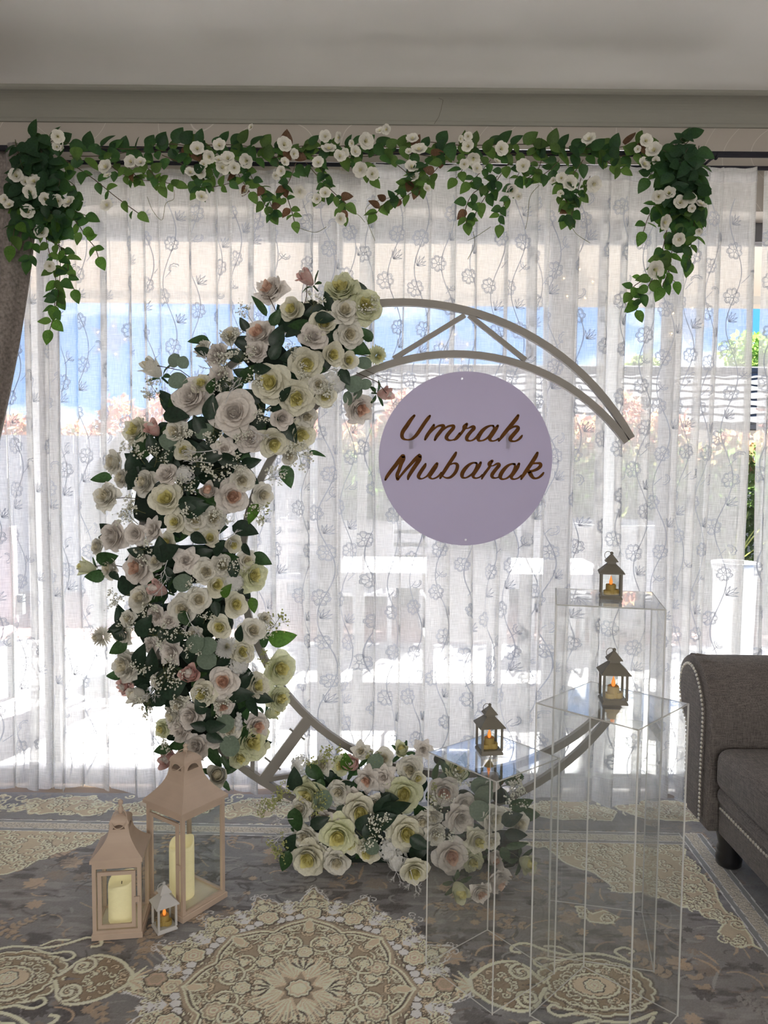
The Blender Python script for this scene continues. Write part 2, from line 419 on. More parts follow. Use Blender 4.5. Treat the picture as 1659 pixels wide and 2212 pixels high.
    # leaf sprays: a stem with paired pointed leaves, carved a little proud of the ground
    for k in range(230):
        cx, cy = rg.uniform(X0,X1), rg.uniform(Y0,Y1); a0 = rg.uniform(0,6.3); L = rg.uniform(.05,.12); bend = rg.uniform(-1.2,1.2)
        col = [(.42,.315,.215),(.36,.275,.195),(.27,.255,.24),(.40,.29,.19)][rg.randint(4)]; mix = rg.uniform(.6,.95); n_ = rg.randint(3,6)
        for j in range(n_+1):
            t = j/n_; an = a0+bend*t; px, py = cx+L*t*cos(a0+bend*t*.5), cy+L*t*sin(a0+bend*t*.5)
            for sg in ((1,-1) if j < n_ else (0,)):
                la = an+sg*.75; l_ = L*.30*(1-.35*t)*rg.uniform(.8,1.2); w_ = l_*.30
                ca_, sa_ = cos(la), sin(la)
                leaf = [(0,0),(l_*.35,w_),(l_*.55,w_*.75),(l_*.62,w_*.95),(l_,0),(l_*.62,-w_*.95),(l_*.55,-w_*.75),(l_*.35,-w_)]
                pol = np.array([(px+u*ca_-v*sa_, py+u*sa_+v*ca_) for u, v in leaf])
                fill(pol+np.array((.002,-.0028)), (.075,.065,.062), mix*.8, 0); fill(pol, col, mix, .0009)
    # curls
    def curl(cx, cy, r, a0, turns=1.25, sgn=1, n=26):
        t = np.linspace(0,1,n); q = r*(1-.82*t); a = a0+sgn*turns*2*pi*t
        return np.c_[cx+q*np.cos(a), cy+q*np.sin(a)]
    def flower(cx, cy, r, k=6, a0=0., c1=cream, c2=tan2, c3=pink):
        th = np.linspace(0, 2*pi, 60)
        q = r*(.80+.20*np.abs(np.cos(k/2*(th-a0)))); p = np.c_[cx+q*np.cos(th), cy+q*np.sin(th)]
        fill(p, c2, 1, .0008); stamp(p*1.0, .0042, brown, 1, 0); stamp(np.c_[cx+.93*q*np.cos(th), cy+.93*q*np.sin(th)], .0026, c1, 1, .0018)
        fill(np.c_[cx+.6*q*np.cos(th+.3), cy+.6*q*np.sin(th+.3)], c3, .8, .0015)
        stamp(np.c_[cx+.55*q*np.cos(th), cy+.55*q*np.sin(th)], .0022, c1, .8, .0018); stamp(np.c_[cx+.25*r*np.cos(th), cy+.25*r*np.sin(th)], .0026, c1, 1, .002)
    def xf(pts, c, a, mir=False):
        p = np.asarray(pts, float).copy()
        if mir: p[:,0] = -p[:,0]
        return np.c_[c[0]+p[:,0]*cos(a)-p[:,1]*sin(a), c[1]+p[:,0]*sin(a)+p[:,1]*cos(a)]
    # ---- medallion
    mc = (-.213, 1.925); NP = 16
    th = np.linspace(-pi, pi, 900)
    def ringpts(fn): q = fn(th); return np.c_[mc[0]+q*np.cos(th), mc[1]+q*np.sin(th)]
    saw = lambda t, k: np.abs(((t*k/(2*pi)) % 1)-.5)*2          # 1 at points, 0 between
    big = lambda t: .362+.118*saw(t+pi/2+pi/NP*0, NP)**1.3*(.82+.18*np.cos(4*(t)))+.008*np.sin(48*t)+.004*np.sin(96*t)
    def dense(c, nfold, items, seed, r0, r1, n, rr0, rr1, lightc=cream, fillc=cream2, back=(.135,.105,.075)):
        """mirrored arabesque: curls, buds and leaves repeated nfold times round c"""
        r = np.random.RandomState(seed); wedge = pi/nfold
        for k in range(n):
            q = sqrt(r.uniform(r0*r0, r1*r1)); an = r.uniform(.02, .98)*wedge; R = r.uniform(rr0, rr1); ph = r.uniform(0,6.28); tn = r.uniform(.6,1.35); sg = r.choice((-1,1)); kind = r.rand()
            base_p = np.array((q*cos(an), q*sin(an)))
            t = np.linspace(0,1,20)
            if kind < .6: loc = curl(0, 0, R, ph, tn, sg, 20)
            elif kind < .85: loc = np.c_[R*1.1*(t-.5), R*.5*np.sin(t*pi*1.3+ph)]; loc = np.c_[loc[:,0]*cos(ph)-loc[:,1]*sin(ph), loc[:,0]*sin(ph)+loc[:,1]*cos(ph)]
            else: loc = None
            for i in range(nfold):
                for m_ in (1,-1):
                    am = 2*pi*i/nfold - pi/2
                    def T(p): p = np.asarray(p)+base_p; p = np.c_[p[:,0], m_*p[:,1]]; return np.c_[c[0]+p[:,0]*cos(am)-p[:,1]*sin(am), c[1]+p[:,0]*sin(am)+p[:,1]*cos(am)]
                    if loc is None:
                        th_ = np.linspace(0,2*pi,22); q_ = R*.62*(.72+.28*np.abs(np.cos(2.5*th_+ph))); pp = T(np.c_[q_*np.cos(th_), q_*np.sin(th_)])
                        stamp(pp, .0042, back, 1, 0); fill(pp, fillc if k%2 else pink, 1, .001); stamp(pp, .0016, lightc, 1, .0016)
                    else:
                        pp = T(loc); stamp(pp, .0052, back, .85, 0); stamp(pp, [.0020+.0016*sin(pi*x) for x in t], lightc if k%3 else fillc, 1, .0017)
    fill(ringpts(big), (.27,.22,.16), .95, 0)
    dense(mc, 16, None, 71, .30, .392, 30, .008, .018)

    stamp(ringpts(big), .0022, white, 1, .0015); stamp(ringpts(lambda t: big(t)*1.022+.006*np.sin(64*t)), .0014, white, .8, .001)
    stamp(ringpts(lambda t: big(t)*.955+.006*np.sin(56*t)), .0030, cream, 1, .0016)
    stamp(ringpts(lambda t: big(t)*.915+.004*np.sin(40*t)), .0016, cream2, 1, .0012)
    for i in range(NP):
        a = 2*pi*i/NP - pi/2
        t_ = (cos(a), sin(a)); h_ = a+pi/NP
        far = (i % 4 == 0)
        for q, rr in ((.335, .034), (.388, .019), (.424, .011)):
            flower(mc[0]+q*t_[0], mc[1]+q*t_[1], rr, 6, a, cream, cream2, pink if i % 2 else tan2)
        for sg in (-1, 1):
            c0 = xf([( .385, sg*.032)], mc, a)[0]; p = curl(c0[0], c0[1], .020, a+pi*.5*sg, 1.2, sg)
            stamp(p, .0044, brown, .8, 0); stamp(p, .0026, cream, 1, .0018)
            c0 = xf([( .425, sg*.022)], mc, a)[0]; stamp(curl(c0[0], c0[1], .014, a-pi*.3*sg, 1.1, -sg), .0020, cream2, 1, .0015)
            c0 = xf([( .452, sg*.018)], mc, a)[0]; stamp(curl(c0[0], c0[1], .014, a-pi*.3*sg, .8, sg), .0016, white, .9, .0015)
        # white palmettes between points
        for q, rr in ((.345,.026),(.375,.020),(.40,.013)):
            c0 = np.array((mc[0]+q*cos(h_), mc[1]+q*sin(h_)))
            for k in range(7):
                aa = h_+(k-3)*.42; pt = np.array([c0-.3*rr*np.array((cos(h_),sin(h_))), c0+rr*np.array((cos(aa),sin(aa)))])
                stamp(pt, [.0036,.0012], white, .92, .0015)
        for k in range(3):
            c0 = (mc[0]+(.318-.004*k)*cos(h_+(k-1)*.09), mc[1]+(.318-.004*k)*sin(h_+(k-1)*.09)); flower(c0[0], c0[1], .013, 5, h_, white, (.36,.33,.31), tan2)
    inner = lambda t: .262+.050*saw(t+pi/2, 8)**3.2+.022*np.abs(np.sin(8*(t+pi/2)))
    fill(ringpts(lambda t: inner(t)*1.03), (.15,.115,.08), 1, 0)
    fill(ringpts(inner), (.33,.265,.185), 1, 0)
    dense(mc, 8, None, 72, .10, .275, 40, .010, .026, cream, cream2, (.17,.13,.085))
    for sc, w, cc in ((1.0,.0075,tan2),(.985,.0030,cream),(.955,.0026,brown),(.938,.0030,cream)):
        stamp(ringpts(lambda t: inner(t)*sc), w, cc, 1, .0016 if cc is not brown else 0)
    for i in range(8):
        a = 2*pi*i/8 - pi/2; h_ = a+pi/8
        tip = xf([(.302,0),(.284,.014),(.262,.012),(.25,0),(.262,-.012),(.284,-.014),(.302,0)], mc, a); fill(tip, cream2, 1, .001); stamp(tip, .002, cream, 1, .0016)
        for sg in (-1, 1):
            c0 = xf([(.190, sg*.046)], mc, a)[0]; p = curl(c0[0], c0[1], .042, a+pi*.6*sg, 1.6, sg)
            stamp(p, .0070, (.17,.13,.085), .8, 0); stamp(p, .0036, cream, 1, .0018); flower(c0[0], c0[1], .017, 5, a, cream, tan2, cream2)
            for j in range(9):
                ll = j/8; c1 = p[int(ll*20)]; an = a+2.2*j*sg; stamp(np.array([c1, c1+.014*np.array((cos(an), sin(an)))]), [.0040,.0012], cream if j%2 else cream2, 1, .0016)
        c0 = xf([(.222,0)], mc, h_)[0]; flower(c0[0], c0[1], .034, 8, a, cream, tan2, pink)
        c0 = xf([(.150,0)], mc, a)[0]; flower(c0[0], c0[1], .024, 7, a, cream, cream2, pink)
        for j in range(11):
            aa = h_+(j-5)*.15; q0 = xf([(.04,0)], mc, h_)[0]; L = .090*(1-.07*abs(j-5)); p1 = q0+L*np.array((cos(aa),sin(aa)))
            stamp(np.array([q0, p1]), [.003,.0060], cream if j%2 else cream2, 1, .0016); stamp(np.array([q0*.3+p1*.7, p1]), [.0012,.0016], brown, .7, 0)
        if i % 2 == 0:
            for j in range(9):
                aa = a+(j-4)*.26; q0 = xf([(.070,0)], mc, a)[0]; stamp(np.array([q0, q0+.046*np.array((cos(aa),sin(aa)))]), [.0058,.0020], brown if j%2 else cream, 1, .0012)
    flower(mc[0], mc[1], .034, 8, 0, cream, cream2, cream)
    # ---- side palmettes either side of the medallion, mirrored
    def palmette(cx, cy, s, sgn):
        def tr(p): p = np.asarray(p, float); return np.c_[cx+sgn*s*p[:,0], cy+s*p[:,1]]
        r = np.random.RandomState(31); t = np.linspace(0, 2*pi, 120); q = 1+.07*np.abs(np.sin(9*t))
        def mirrored(n, test, rr0, rr1, dk=(.16,.12,.08)):
            k = 0
            while k < n:
                p0 = np.array((r.uniform(-.2,.42), r.uniform(.004,.16)))
                if not test(*p0): continue
                k += 1; R = r.uniform(rr0, rr1); c = curl(p0[0], p0[1], R, r.uniform(0,6.28), r.uniform(.6,1.3), r.choice((-1,1)), 18)
                for m_ in (1,-1):
                    pp = tr(np.c_[c[:,0], m_*c[:,1]]); stamp(pp, .0050, dk, .8, 0); stamp(pp, .0025, cream if k%3 else cream2, 1, .0017)
        fill(tr(np.c_[.155*q*np.cos(t), .112*q*np.sin(t)]), (.30,.235,.15), 1, .0006)
        mirrored(46, lambda x, y: (x/.15)**2+(y/.105)**2 < 1, .007, .017)
        for k in (1.0, .80, .42):
            stamp(tr(np.c_[.155*k*q*np.cos(t), .112*k*q*np.sin(t)]), .0055, brown, .7, 0); stamp(tr(np.c_[.150*k*q*np.cos(t), .108*k*q*np.sin(t)]), .0032, cream, 1, .002)
        fill(tr(np.c_[.055*q*np.cos(t), .036*q*np.sin(t)]), cream2, 1, .001); flower(*tr([(0,0)])[0], .026, 7, 0, cream, cream2, pink)
        wing = lambda sg: [(.135,.012*sg),(.155,.045*sg),(.170,.075*sg),(.205,.098*sg),(.25,.092*sg),(.290,.070*sg),(.318,.040*sg),(.335,.02*sg),(.335,0),(.20,0)]
        for sg in (-1,1): fill(tr([c[:2] for c in catm(wing(sg))]), (.27,.205,.135), 1, .0006)
        mirrored(34, lambda x, y: .16 < x < .33 and y < .10-abs(x-.24)*.6, .006, .014)
        for sg in (-1, 1):
            w_ = tr([c[:2] for c in catm(wing(sg)[:-1])]); stamp(w_, .0075, brown, .6, 0); stamp(w_, .0058, cream, 1, .002)
            c0 = (.188,.052*sg); cc = curl(c0[0], c0[1], .036, pi/2*sg, 1.4, -sg); stamp(tr(cc), .0075, (.12,.09,.065), .8, 0); stamp(tr(cc), .0050, cream, 1, .002)
            for arm, w in (([(-.13,.10*sg),(-.05,.135*sg),(.04,.13*sg),(.10,.15*sg),(.15,.180*sg),(.19,.170*sg),(.20,.145*sg),(.178,.138*sg)], .0054), ([(.02,.125*sg),(.07,.105*sg),(.12,.115*sg),(.145,.095*sg),(.13,.075*sg),(.112,.085*sg)], .0050), ([(-.12,.115*sg),(-.10,.145*sg),(-.13,.165*sg),(-.155,.15*sg),(-.14,.138*sg)], .0045), ([(.03,.140*sg),(.06,.165*sg),(.10,.168*sg)], .0040)):
                p = tr([c[:2] for c in catm(arm)]); stamp(p, w*1.5, brown, .6, 0); stamp(p, w, cream, 1, .002)
        for j in range(7):
            aa = (j-3)*.36; p0 = np.array((.335, 0)); stamp(tr([p0, p0+.062*np.array((cos(aa), sin(aa)))]), [.0075,.002], cream2 if j%2 else cream, 1, .0014)
        flower(*tr([(.405,0)])[0], .030, 6, 0, tan2, pink, tan2)
    palmette(-.995, 1.955, .98, 1); palmette(.57, 1.945, .98, -1)
    # ---- spandrels: dense cream arabesque in the corners
    def spandrel(poly, seed, n):
        r = np.random.RandomState(seed); poly = np.asarray(poly, float)
        # ragged edge
        pp = []
        for k in range(len(poly)):
            a_, b_ = poly[k-1], poly[k]; m_ = max(2, int(np.hypot(*(b_-a_))/.03))
            for t in np.linspace(0, 1, m_, endpoint=False): pp.append(a_+(b_-a_)*t+r.uniform(-.016,.016,2))
        pp = np.array(pp); fill(pp, (.46,.39,.275), 1, .0006); stamp(np.r_[pp, pp[:1]], .0034, cream, 1, .0015)
        lo, hi = poly.min(0), poly.max(0); k = 0; tries = 0
        while k < n and tries < n*12:
            tries += 1
            c = r.uniform(lo, hi); ins = False
            for q in range(len(poly)):
                (xa, ya), (xb, yb) = poly[q-1], poly[q]
                if (ya > c[1]) != (yb > c[1]) and c[0] < (xb-xa)*(c[1]-ya)/(yb-ya)+xa: ins = not ins
            if not ins: continue
            k += 1; rr = r.uniform(.010,.026); sg = r.choice((-1,1)); p = curl(c[0], c[1], rr, r.uniform(0,6), r.uniform(.7,1.3), sg)
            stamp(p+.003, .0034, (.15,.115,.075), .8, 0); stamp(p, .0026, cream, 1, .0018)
    spandrel([(-1.62,2.84),(-.80,2.84),(-.88,2.78),(-1.02,2.74),(-1.05,2.66),(-1.16,2.60),(-1.22,2.50),(-1.30,2.46),(-1.36,2.36),(-1.50,2.30),(-1.62,2.20)], 11, 330)
    spandrel([(.44,2.76),(1.09,2.74),(1.085,2.10),(1.00,2.14),(1.04,2.22),(.98,2.30),(.90,2.36),(.84,2.40),(.76,2.40),(.74,2.50),(.66,2.56),(.62,2.66),(.52,2.70)], 12, 260)
    spandrel([(-.62,2.84),(-.20,2.82),(-.26,2.77),(-.38,2.74),(-.50,2.78)], 14, 36)
    spandrel([(.05,2.80),(.33,2.78),(.28,2.73),(.18,2.71),(.10,2.75)], 15, 26)
    spandrel([(.60,2.30),(.72,2.27),(.70,2.21),(.63,2.23)], 18, 8)
    # ---- border band along the window side and down the sofa side
    def band(p, q, wid, inward):
        p, q = np.array(p), np.array(q); u = (q-p)/np.hypot(*(q-p)); nrm = np.array(inward)
        L = np.hypot(*(q-p))
        fill([p, q, q+nrm*wid, p+nrm*wid], (.23,.235,.235), 1, 0)
        for o, w, cc in ((0,.002,white),(.020,.0016,white),(wid-.020,.0016,white),(wid,.002,white)): stamp([p+nrm*o, q+nrm*o], w, cc, .9, .001)
        fill([p+nrm*.022, q+nrm*.022, q+nrm*(wid-.022), p+nrm*(wid-.022)], (.44,.41,.34), 1, .0006)
        r = np.random.RandomState(5); k = 0
        s = 0
        while s < L:
            c = p+u*s+nrm*(wid/2+(.008 if k%2 else -.008)); pt = curl(c[0], c[1], .017, r.uniform(0,6), 1.1, 1 if k%2 else -1)
            stamp(pt, .0026, (.24,.225,.20), .85, 0); stamp(pt+.002, .0016, (.60,.57,.50), .9, .001); s += .021; k += 1
    band((-1.62,2.86), (1.205,2.79), .085, (0.02,-1)); 
    band((1.205,2.79), (1.165,1.62), .085, (-1,.03))
    # outer ground beyond the band
    def outer(seed, n, x0, x1, y0, y1):
        r = np.random.RandomState(seed)
        for k in range(n):
            c = np.array((r.uniform(x0,x1), r.uniform(y0,y1))); rr = r.uniform(.012,.034); sg = r.choice((-1,1))
            th_ = np.linspace(0, 2*pi, 24)
            if k % 3 == 0: fill(np.c_[c[0]+rr*np.cos(th_)*(1+.3*np.sin(5*th_)), c[1]+rr*np.sin(th_)*(1+.3*np.cos(4*th_))], (.46,.39,.275), .9, .0006)
            p = curl(c[0], c[1], rr, r.uniform(0,6), 1.1, sg); stamp(p, .0036, cream, .9, .0016)
    fill([(-1.62,2.87),(1.22,2.80),(1.74,2.80),(1.74,3.10),(-1.62,3.10)], (.21,.21,.21), .7); fill([(1.22,2.80),(1.74,2.80),(1.74,1.62),(1.18,1.62)], (.19,.195,.20), .7)
    for q in (-1.25,-.85,-.45,-.05,.35,.75,1.15):
        spandrel([(q-.13,2.91),(q+.13,2.90),(q+.18,2.97),(q+.06,3.06),(q-.08,3.06),(q-.18,2.98)], int(40+q*10), 46)
    outer(21, 120, -1.6, 1.7, 2.90, 3.08); outer(22, 60, 1.25, 1.72, 1.65, 2.8)
    C += rg.normal(0, .012, (H, W, 1)); C *= (1+.10*(vnoise(.02,.02,9,2)-.5))[...,None]
    C = np.clip(C*1.4, .01, .88)
    co = np.empty((H*W, 3)); co[:,0] = XX.ravel(); co[:,1] = YY.ravel(); co[:,2] = Z.ravel()
    idx = (np.arange(H-1)[:,None]*W+np.arange(W-1)[None]).ravel()
    fq = np.stack([idx, idx+1, idx+W+1, idx+W], 1)
    # the rest of the rug, coarse
    B = co.shape[0]
    ex = np.array([(XL+.25,-.9,0),(XR-.2,-.9,0),(X0,Y0,0),(X1,Y0,0),(X0,Y1,0),(X1,Y1,0),(XL+.25,Y1,0),(XR-.2,Y1,0)])
    co = np.r_[co, ex]; exf = [(B,B+1,B+3,B+2),(B,B+2,B+4,B+6),(B+1,B+7,B+5,B+3)]
    fq = np.r_[fq, np.array(exf)]
    me = bpy.data.meshes.new('patterned_rug')
    me.vertices.add(len(co)); me.vertices.foreach_set('co', co.ravel())
    me.loops.add(fq.size); me.loops.foreach_set('vertex_index', fq.ravel())
    me.polygons.add(len(fq)); me.polygons.foreach_set('loop_start', np.arange(0, fq.size, 4)); me.polygons.foreach_set('loop_total', np.full(len(fq), 4))
    me.update(calc_edges=True); me.validate()
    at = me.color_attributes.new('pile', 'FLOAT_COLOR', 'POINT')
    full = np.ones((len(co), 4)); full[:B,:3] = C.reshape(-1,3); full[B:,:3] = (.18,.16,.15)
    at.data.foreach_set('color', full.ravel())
    return me
m, nt, n, l, out = new_mat('rug_pile')
at = n.new('ShaderNodeVertexColor'); at.layer_name = 'pile'
b = n.new('ShaderNodeBsdfPrincipled'); b.inputs['Roughness'].default_value = .75; b.inputs['Sheen Weight'].default_value = .25; b.inputs['Specular IOR Level'].default_value = .35
tc = n.new('ShaderNodeTexCoord'); nz = n.new('ShaderNodeTexNoise'); nz.inputs['Scale'].default_value = 260; nz.inputs['Detail'].default_value = 2; l.new(tc.outputs['Object'], nz.inputs['Vector'])
bp = n.new('ShaderNodeBump'); bp.inputs['Strength'].default_value = .35; bp.inputs['Distance'].default_value = .002; l.new(nz.outputs[0], bp.inputs['Height'])
l.new(bp.outputs[0], b.inputs['Normal']); l.new(at.outputs[0], b.inputs['Base Color']); l.new(b.outputs[0], out.inputs[0])
M['rug'] = m
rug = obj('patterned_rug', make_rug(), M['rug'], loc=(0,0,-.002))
tag(rug, 'grey brown rug with a cream star medallion and scrollwork covering the floor', 'rug')
# ---------------------------------------------------------------- sheer curtains
class Cloth:
    """hanging cloth: flat spans and S-shaped pleats; path(s) plus gentle wander with height"""
    def __init__(s, x0, x1, y, seed, ztop, zbot):
        r = random.Random(seed); s.y, s.zt, s.zb, s.seed = y, ztop, zbot, seed
        pts = [(x0, 0.0)]; x = x0; s.nodes = []
        while x < x1:
            span = r.choice((.03,.045,.06,.075,.09,.11)); w = r.choice((.006,.009,.012,.018,.026,.036)); d = r.uniform(.008,.02)
            bow = r.uniform(-.012,.012)
            for k in range(1, 6):
                t = k/5; pts.append((x+span*t, bow*sin(pi*t)))
            x += span
            for k in range(1, 4): t = k/3; pts.append((x+w*t, -d*sin(pi*t/2)))
            for k in range(1, 4): t = k/3; pts.append((x+w*(1-t), -d*cos(pi*t)))
            for k in range(1, 4): t = k/3; pts.append((x+w*t, d*cos(pi*t/2)))
            x += w
        s.pts = np.array(pts)
        ds = np.hypot(*np.diff(s.pts, axis=0).T); s.s = np.r_[0, np.cumsum(ds)]; s.L = s.s[-1]
        s.ph = [r.uniform(0,6.28) for _ in range(6)]; s.x0, s.x1 = x0, x1
        s.bx = np.array([r.uniform(-1,1) for _ in range(40)])
    def at(s, u, z):
        u = np.asarray(u, float); z = np.asarray(z, float)
        x = np.interp(u, s.s, s.pts[:,0]); y = np.interp(u, s.s, s.pts[:,1])
        q = (s.zt-z)/(s.zt-s.zb)                    # 0 top .. 1 bottom
        lean = np.interp(x, np.linspace(s.x0, s.x1+.1, 40), s.bx)
        x = x + .030*lean*q**1.5 + .008*np.sin(3.1*z+s.ph[0]+7*x)*q
        y = y*(.55+.7*q) + .016*np.sin(9*x+s.ph[1])*(.25+q) + .010*np.sin(23*x+s.ph[2]+1.4*z)*q + .006*np.sin(60*x+s.ph[3])*(1-q)
        return x, s.y + y
def sheer_panel(name, label, x0, x1, y, seed):
    ZT, ZB, HEMZ = 2.515, .012, .115
    c = Cloth(x0, x1, y, seed, ZT, ZB)
    t = thing(name, label, 'curtain', ((x0+x1)/2, y, 0), group='white sheer curtains')
    ox, oy = (x0+x1)/2, y
    us = c.s; zs = np.r_[np.linspace(ZT, ZT-.12, 4), np.linspace(ZT-.2, .3, 26), np.linspace(.25, 0, 10)]
    def scallop(u): return ZB+.012*(1+np.sin(u*9+seed))+.008*(1+np.sin(u*23+2*seed))
    def sheet(zt, zb_fn, rows, name, mat, dy=0.0, parent=t):
        co, uv = [], []
        zb = zb_fn(us)
        for k in range(rows+1):
            z = zt+(zb-zt)*(k/rows); x, yy = c.at(us, z)
            co.append(np.c_[x-ox, yy-oy+dy, z]); uv.append(np.c_[us, z])
        co, uv = np.concatenate(co), np.concatenate(uv); W = len(us)
        idx = (np.arange(rows)[:,None]*W+np.arange(W-1)[None]).ravel(); f = np.stack([idx, idx+1, idx+W+1, idx+W], 1)
        me = bpy.data.meshes.new(name); me.from_pydata(co.tolist(), [], f.tolist()); me.update()
        ul = me.uv_layers.new(name='UVMap'); li = np.empty(len(me.loops), int); me.loops.foreach_get('vertex_index', li)
        ul.data.foreach_set('uv', uv[li].ravel()); me.polygons.foreach_set('use_smooth', [True]*len(me.polygons))
        return obj(name, me, mat, parent)
    sheet(ZT, scallop, 34, 'cloth', M['sheer'])
    sheet(HEMZ+.02, lambda u: scallop(u)+.002, 5, 'hem', M['hem'], -.0025)
    sheet(ZT+.006, lambda u: u*0+ZT-.055, 3, 'heading_tape', M['hem'], -.003)
    # embroidery: vines with outlined blossoms and curled leaves
    r = random.Random(seed+50); V, F = [], []
    def line(pts, w=.0016):
        pts = np.array(pts); d = np.gradient(pts, axis=0); nn = np.c_[-d[:,1], d[:,0]]; nn /= np.maximum(1e-9, np.hypot(*nn.T))[:,None]
        a, b_ = pts+nn*w, pts-nn*w; o = len(V); N = len(pts)
        for q in (a, b_):
            x, yy = c.at(q[:,0], q[:,1]); V.extend(np.c_[x-ox, yy-oy-.0015, q[:,1]].tolist())
        for k in range(N-1): F.append((o+k, o+k+1, o+N+k+1, o+N+k))
    def blossom(u, z, R, a0):
        th = np.linspace(0, 2*pi, 57); q = R*(.72+.28*np.abs(np.cos(3.5*th)))*(1-.10*np.abs(np.cos(7*th+.4))*np.abs(np.cos(3.5*th)))
        line(np.c_[u+q*np.cos(th+a0), z+q*np.sin(th+a0)])
        line(np.c_[u+.84*q*np.cos(th+a0), z+.84*q*np.sin(th+a0)], .0012)
        for k in range(7):
            a = a0+2*pi*(k+.5)/7; line([(u+.18*R*cos(a), z+.18*R*sin(a)), (u+.40*R*cos(a+.05), z+.40*R*sin(a+.05)), (u+.62*R*cos(a), z+.62*R*sin(a))], .0012)
        line([(u+.17*R*cos(k), z+.17*R*sin(k)) for k in np.linspace(0,6.28,12)], .0014)
    def frond(u, z, R, a0, sg):
        t_ = np.linspace(0,1,30); q = R*(1-.55*t_); a = a0+sg*2.6*t_; cx, cz = u+R*.0, z
        edge = 1+.14*np.abs(np.sin(16*t_))
        line(np.c_[cx+q*edge*np.cos(a), cz+q*edge*np.sin(a)]); line(np.c_[cx+.74*q*np.cos(a), cz+.74*q*np.sin(a)], .0012)
        line([(cx+q[-1]*cos(a[-1]), cz+q[-1]*sin(a[-1])), (cx+.74*q[-1]*cos(a[-1]), cz+.74*q[-1]*sin(a[-1]))])
    def sprig(u, z, R, a0):
        for k in range(5):
            a = a0+(k-2)*.42; L = R*(1-.12*abs(k-2))
            line([(u,z),(u+.5*L*cos(a-.18), z+.5*L*sin(a-.18)),(u+L*cos(a), z+L*sin(a))], .0012); line([(u,z),(u+.5*L*cos(a+.18), z+.5*L*sin(a+.18)),(u+L*cos(a), z+L*sin(a))], .0012)
    u = .05; col = 0
    while u < c.L-.05:
        lam = .40; z = .14+r.uniform(0,.1)
        zz = np.linspace(.06, 2.40, 110); A = .028; ph = r.uniform(0,6)
        line(np.c_[u+A*np.sin(zz*2*pi/lam+ph), zz], .0018)
        z = .10+r.uniform(0,.2); k = 0
        while z < 2.40:
            uu = u+A*sin(z*2*pi/lam+ph); sd = 1 if k%2 else -1
            kind = k % 4
            if kind in (0, 2): blossom(uu+sd*.012, z, r.uniform(.030,.036), r.uniform(0,6))
            elif kind == 1: frond(uu+sd*.035, z, .028, r.uniform(0,6), sd); line([(uu,z-.03),(uu+sd*.02,z-.01),(uu+sd*.03,z)], .0014)
            else: sprig(uu+sd*.01, z, .045, pi/2-sd*.7)
            z += r.uniform(.075,.105); k += 1
        u += r.uniform(.13,.17); col += 1
    me = bpy.data.meshes.new('embroidery'); me.from_pydata(V, [], F); me.update()
    e = obj('embroidery', me, M['thread'], t); e['kind'] = 'stuff'
    return t
sheer_panel('sheer_curtain', 'white embroidered sheer curtain hanging behind the flower-covered side of the arch', -1.86, -.06, 3.055, 3)
sheer_panel('sheer_curtain', 'white embroidered sheer curtain hanging behind the round sign and the plinths', -.10, 1.395, 2.990, 8)
sheer_panel('sheer_curtain', 'narrow strip of white sheer curtain beyond the gap above the sofa', 1.455, 2.02, 3.03, 15)

# double curtain rod with brackets
def rod(y, z, r_, label):
    o = obj('curtain_rod', MB().tube([(-1.95,y,z),(2.02,y,z)], r_, 12), M['rod'], smooth=True); return tag(o, label, 'curtain rod')
rod(2.945, 2.545, .011, 'front dark metal curtain rod carrying the leaf garlands')
rod(3.035, 2.530, .008, 'thin dark rear curtain rod carrying the sheer curtains')
for x, lb in ((1.235, 'dark metal curtain rod bracket behind the hanging leaf bunch by the sofa side'), (-1.42, 'dark metal curtain rod bracket above the grey drape')):
    t = thing('rod_bracket', lb, 'bracket', (x, YW, 2.545), group='curtain rod brackets')
    obj('wall_plate', MB().box(-.015,.015,-.006,0,-.03,.03), M['rod'], t)
    obj('arm', MB().tube([(0,-.004,.0),(0,-.06,.004),(0,-.12,.002),(0,-.160,-.004)], .005, 8), M['rod'], t, smooth=True)
    obj('cup', MB().tube([(0,-.175+.016*cos(a),.0+.016*sin(a)) for a in np.linspace(pi,2*pi,9)], .004, 6), M['rod'], t, smooth=True)

# heavy grey drape pulled aside at the window's edge
def drape():
    r = random.Random(4); rows = []
    for k in range(41):
        z = 2.56-k*(2.5/40)
        if z > .95: q = (2.56-z)/(2.56-.95); xr = -1.315-.02*q-.30*q**1.7
        else: q = (.95-z)/.95; xr = -1.635+.10*sin(q*pi/2)
        xl = -1.99
        row = []
        for j in range(61):
            u = j/60; x = xl+(xr-xl)*u; amp = .020+.012*u
            row.append((x+.006*sin(u*40), 2.955+amp*sin(u*2*pi*5.5+.5*sin(z*2))-.008*sin(u*2*pi*13+z), z))
        rows.append(row)
    mb = MB().grid(rows); o = obj('drape', mb, M['drape'], smooth=True)
    s = o.modifiers.new('thickness','SOLIDIFY'); s.thickness = .004
    return o
d0 = thing('tied_drape', 'heavy grey chenille drape gathered aside beneath the garland end', 'drape', (0,0,0))
dd = drape(); dd.name = 'cloth'; dd.parent = d0
tb = [( -1.82+.20*cos(a), 2.955+.045*sin(a), .95+.02*cos(a)) for a in np.linspace(0,2*pi,25)[:-1]]
obj('tieback', MB().tube(tb, .016, 8, closed=True), M['drape'], d0, smooth=True)

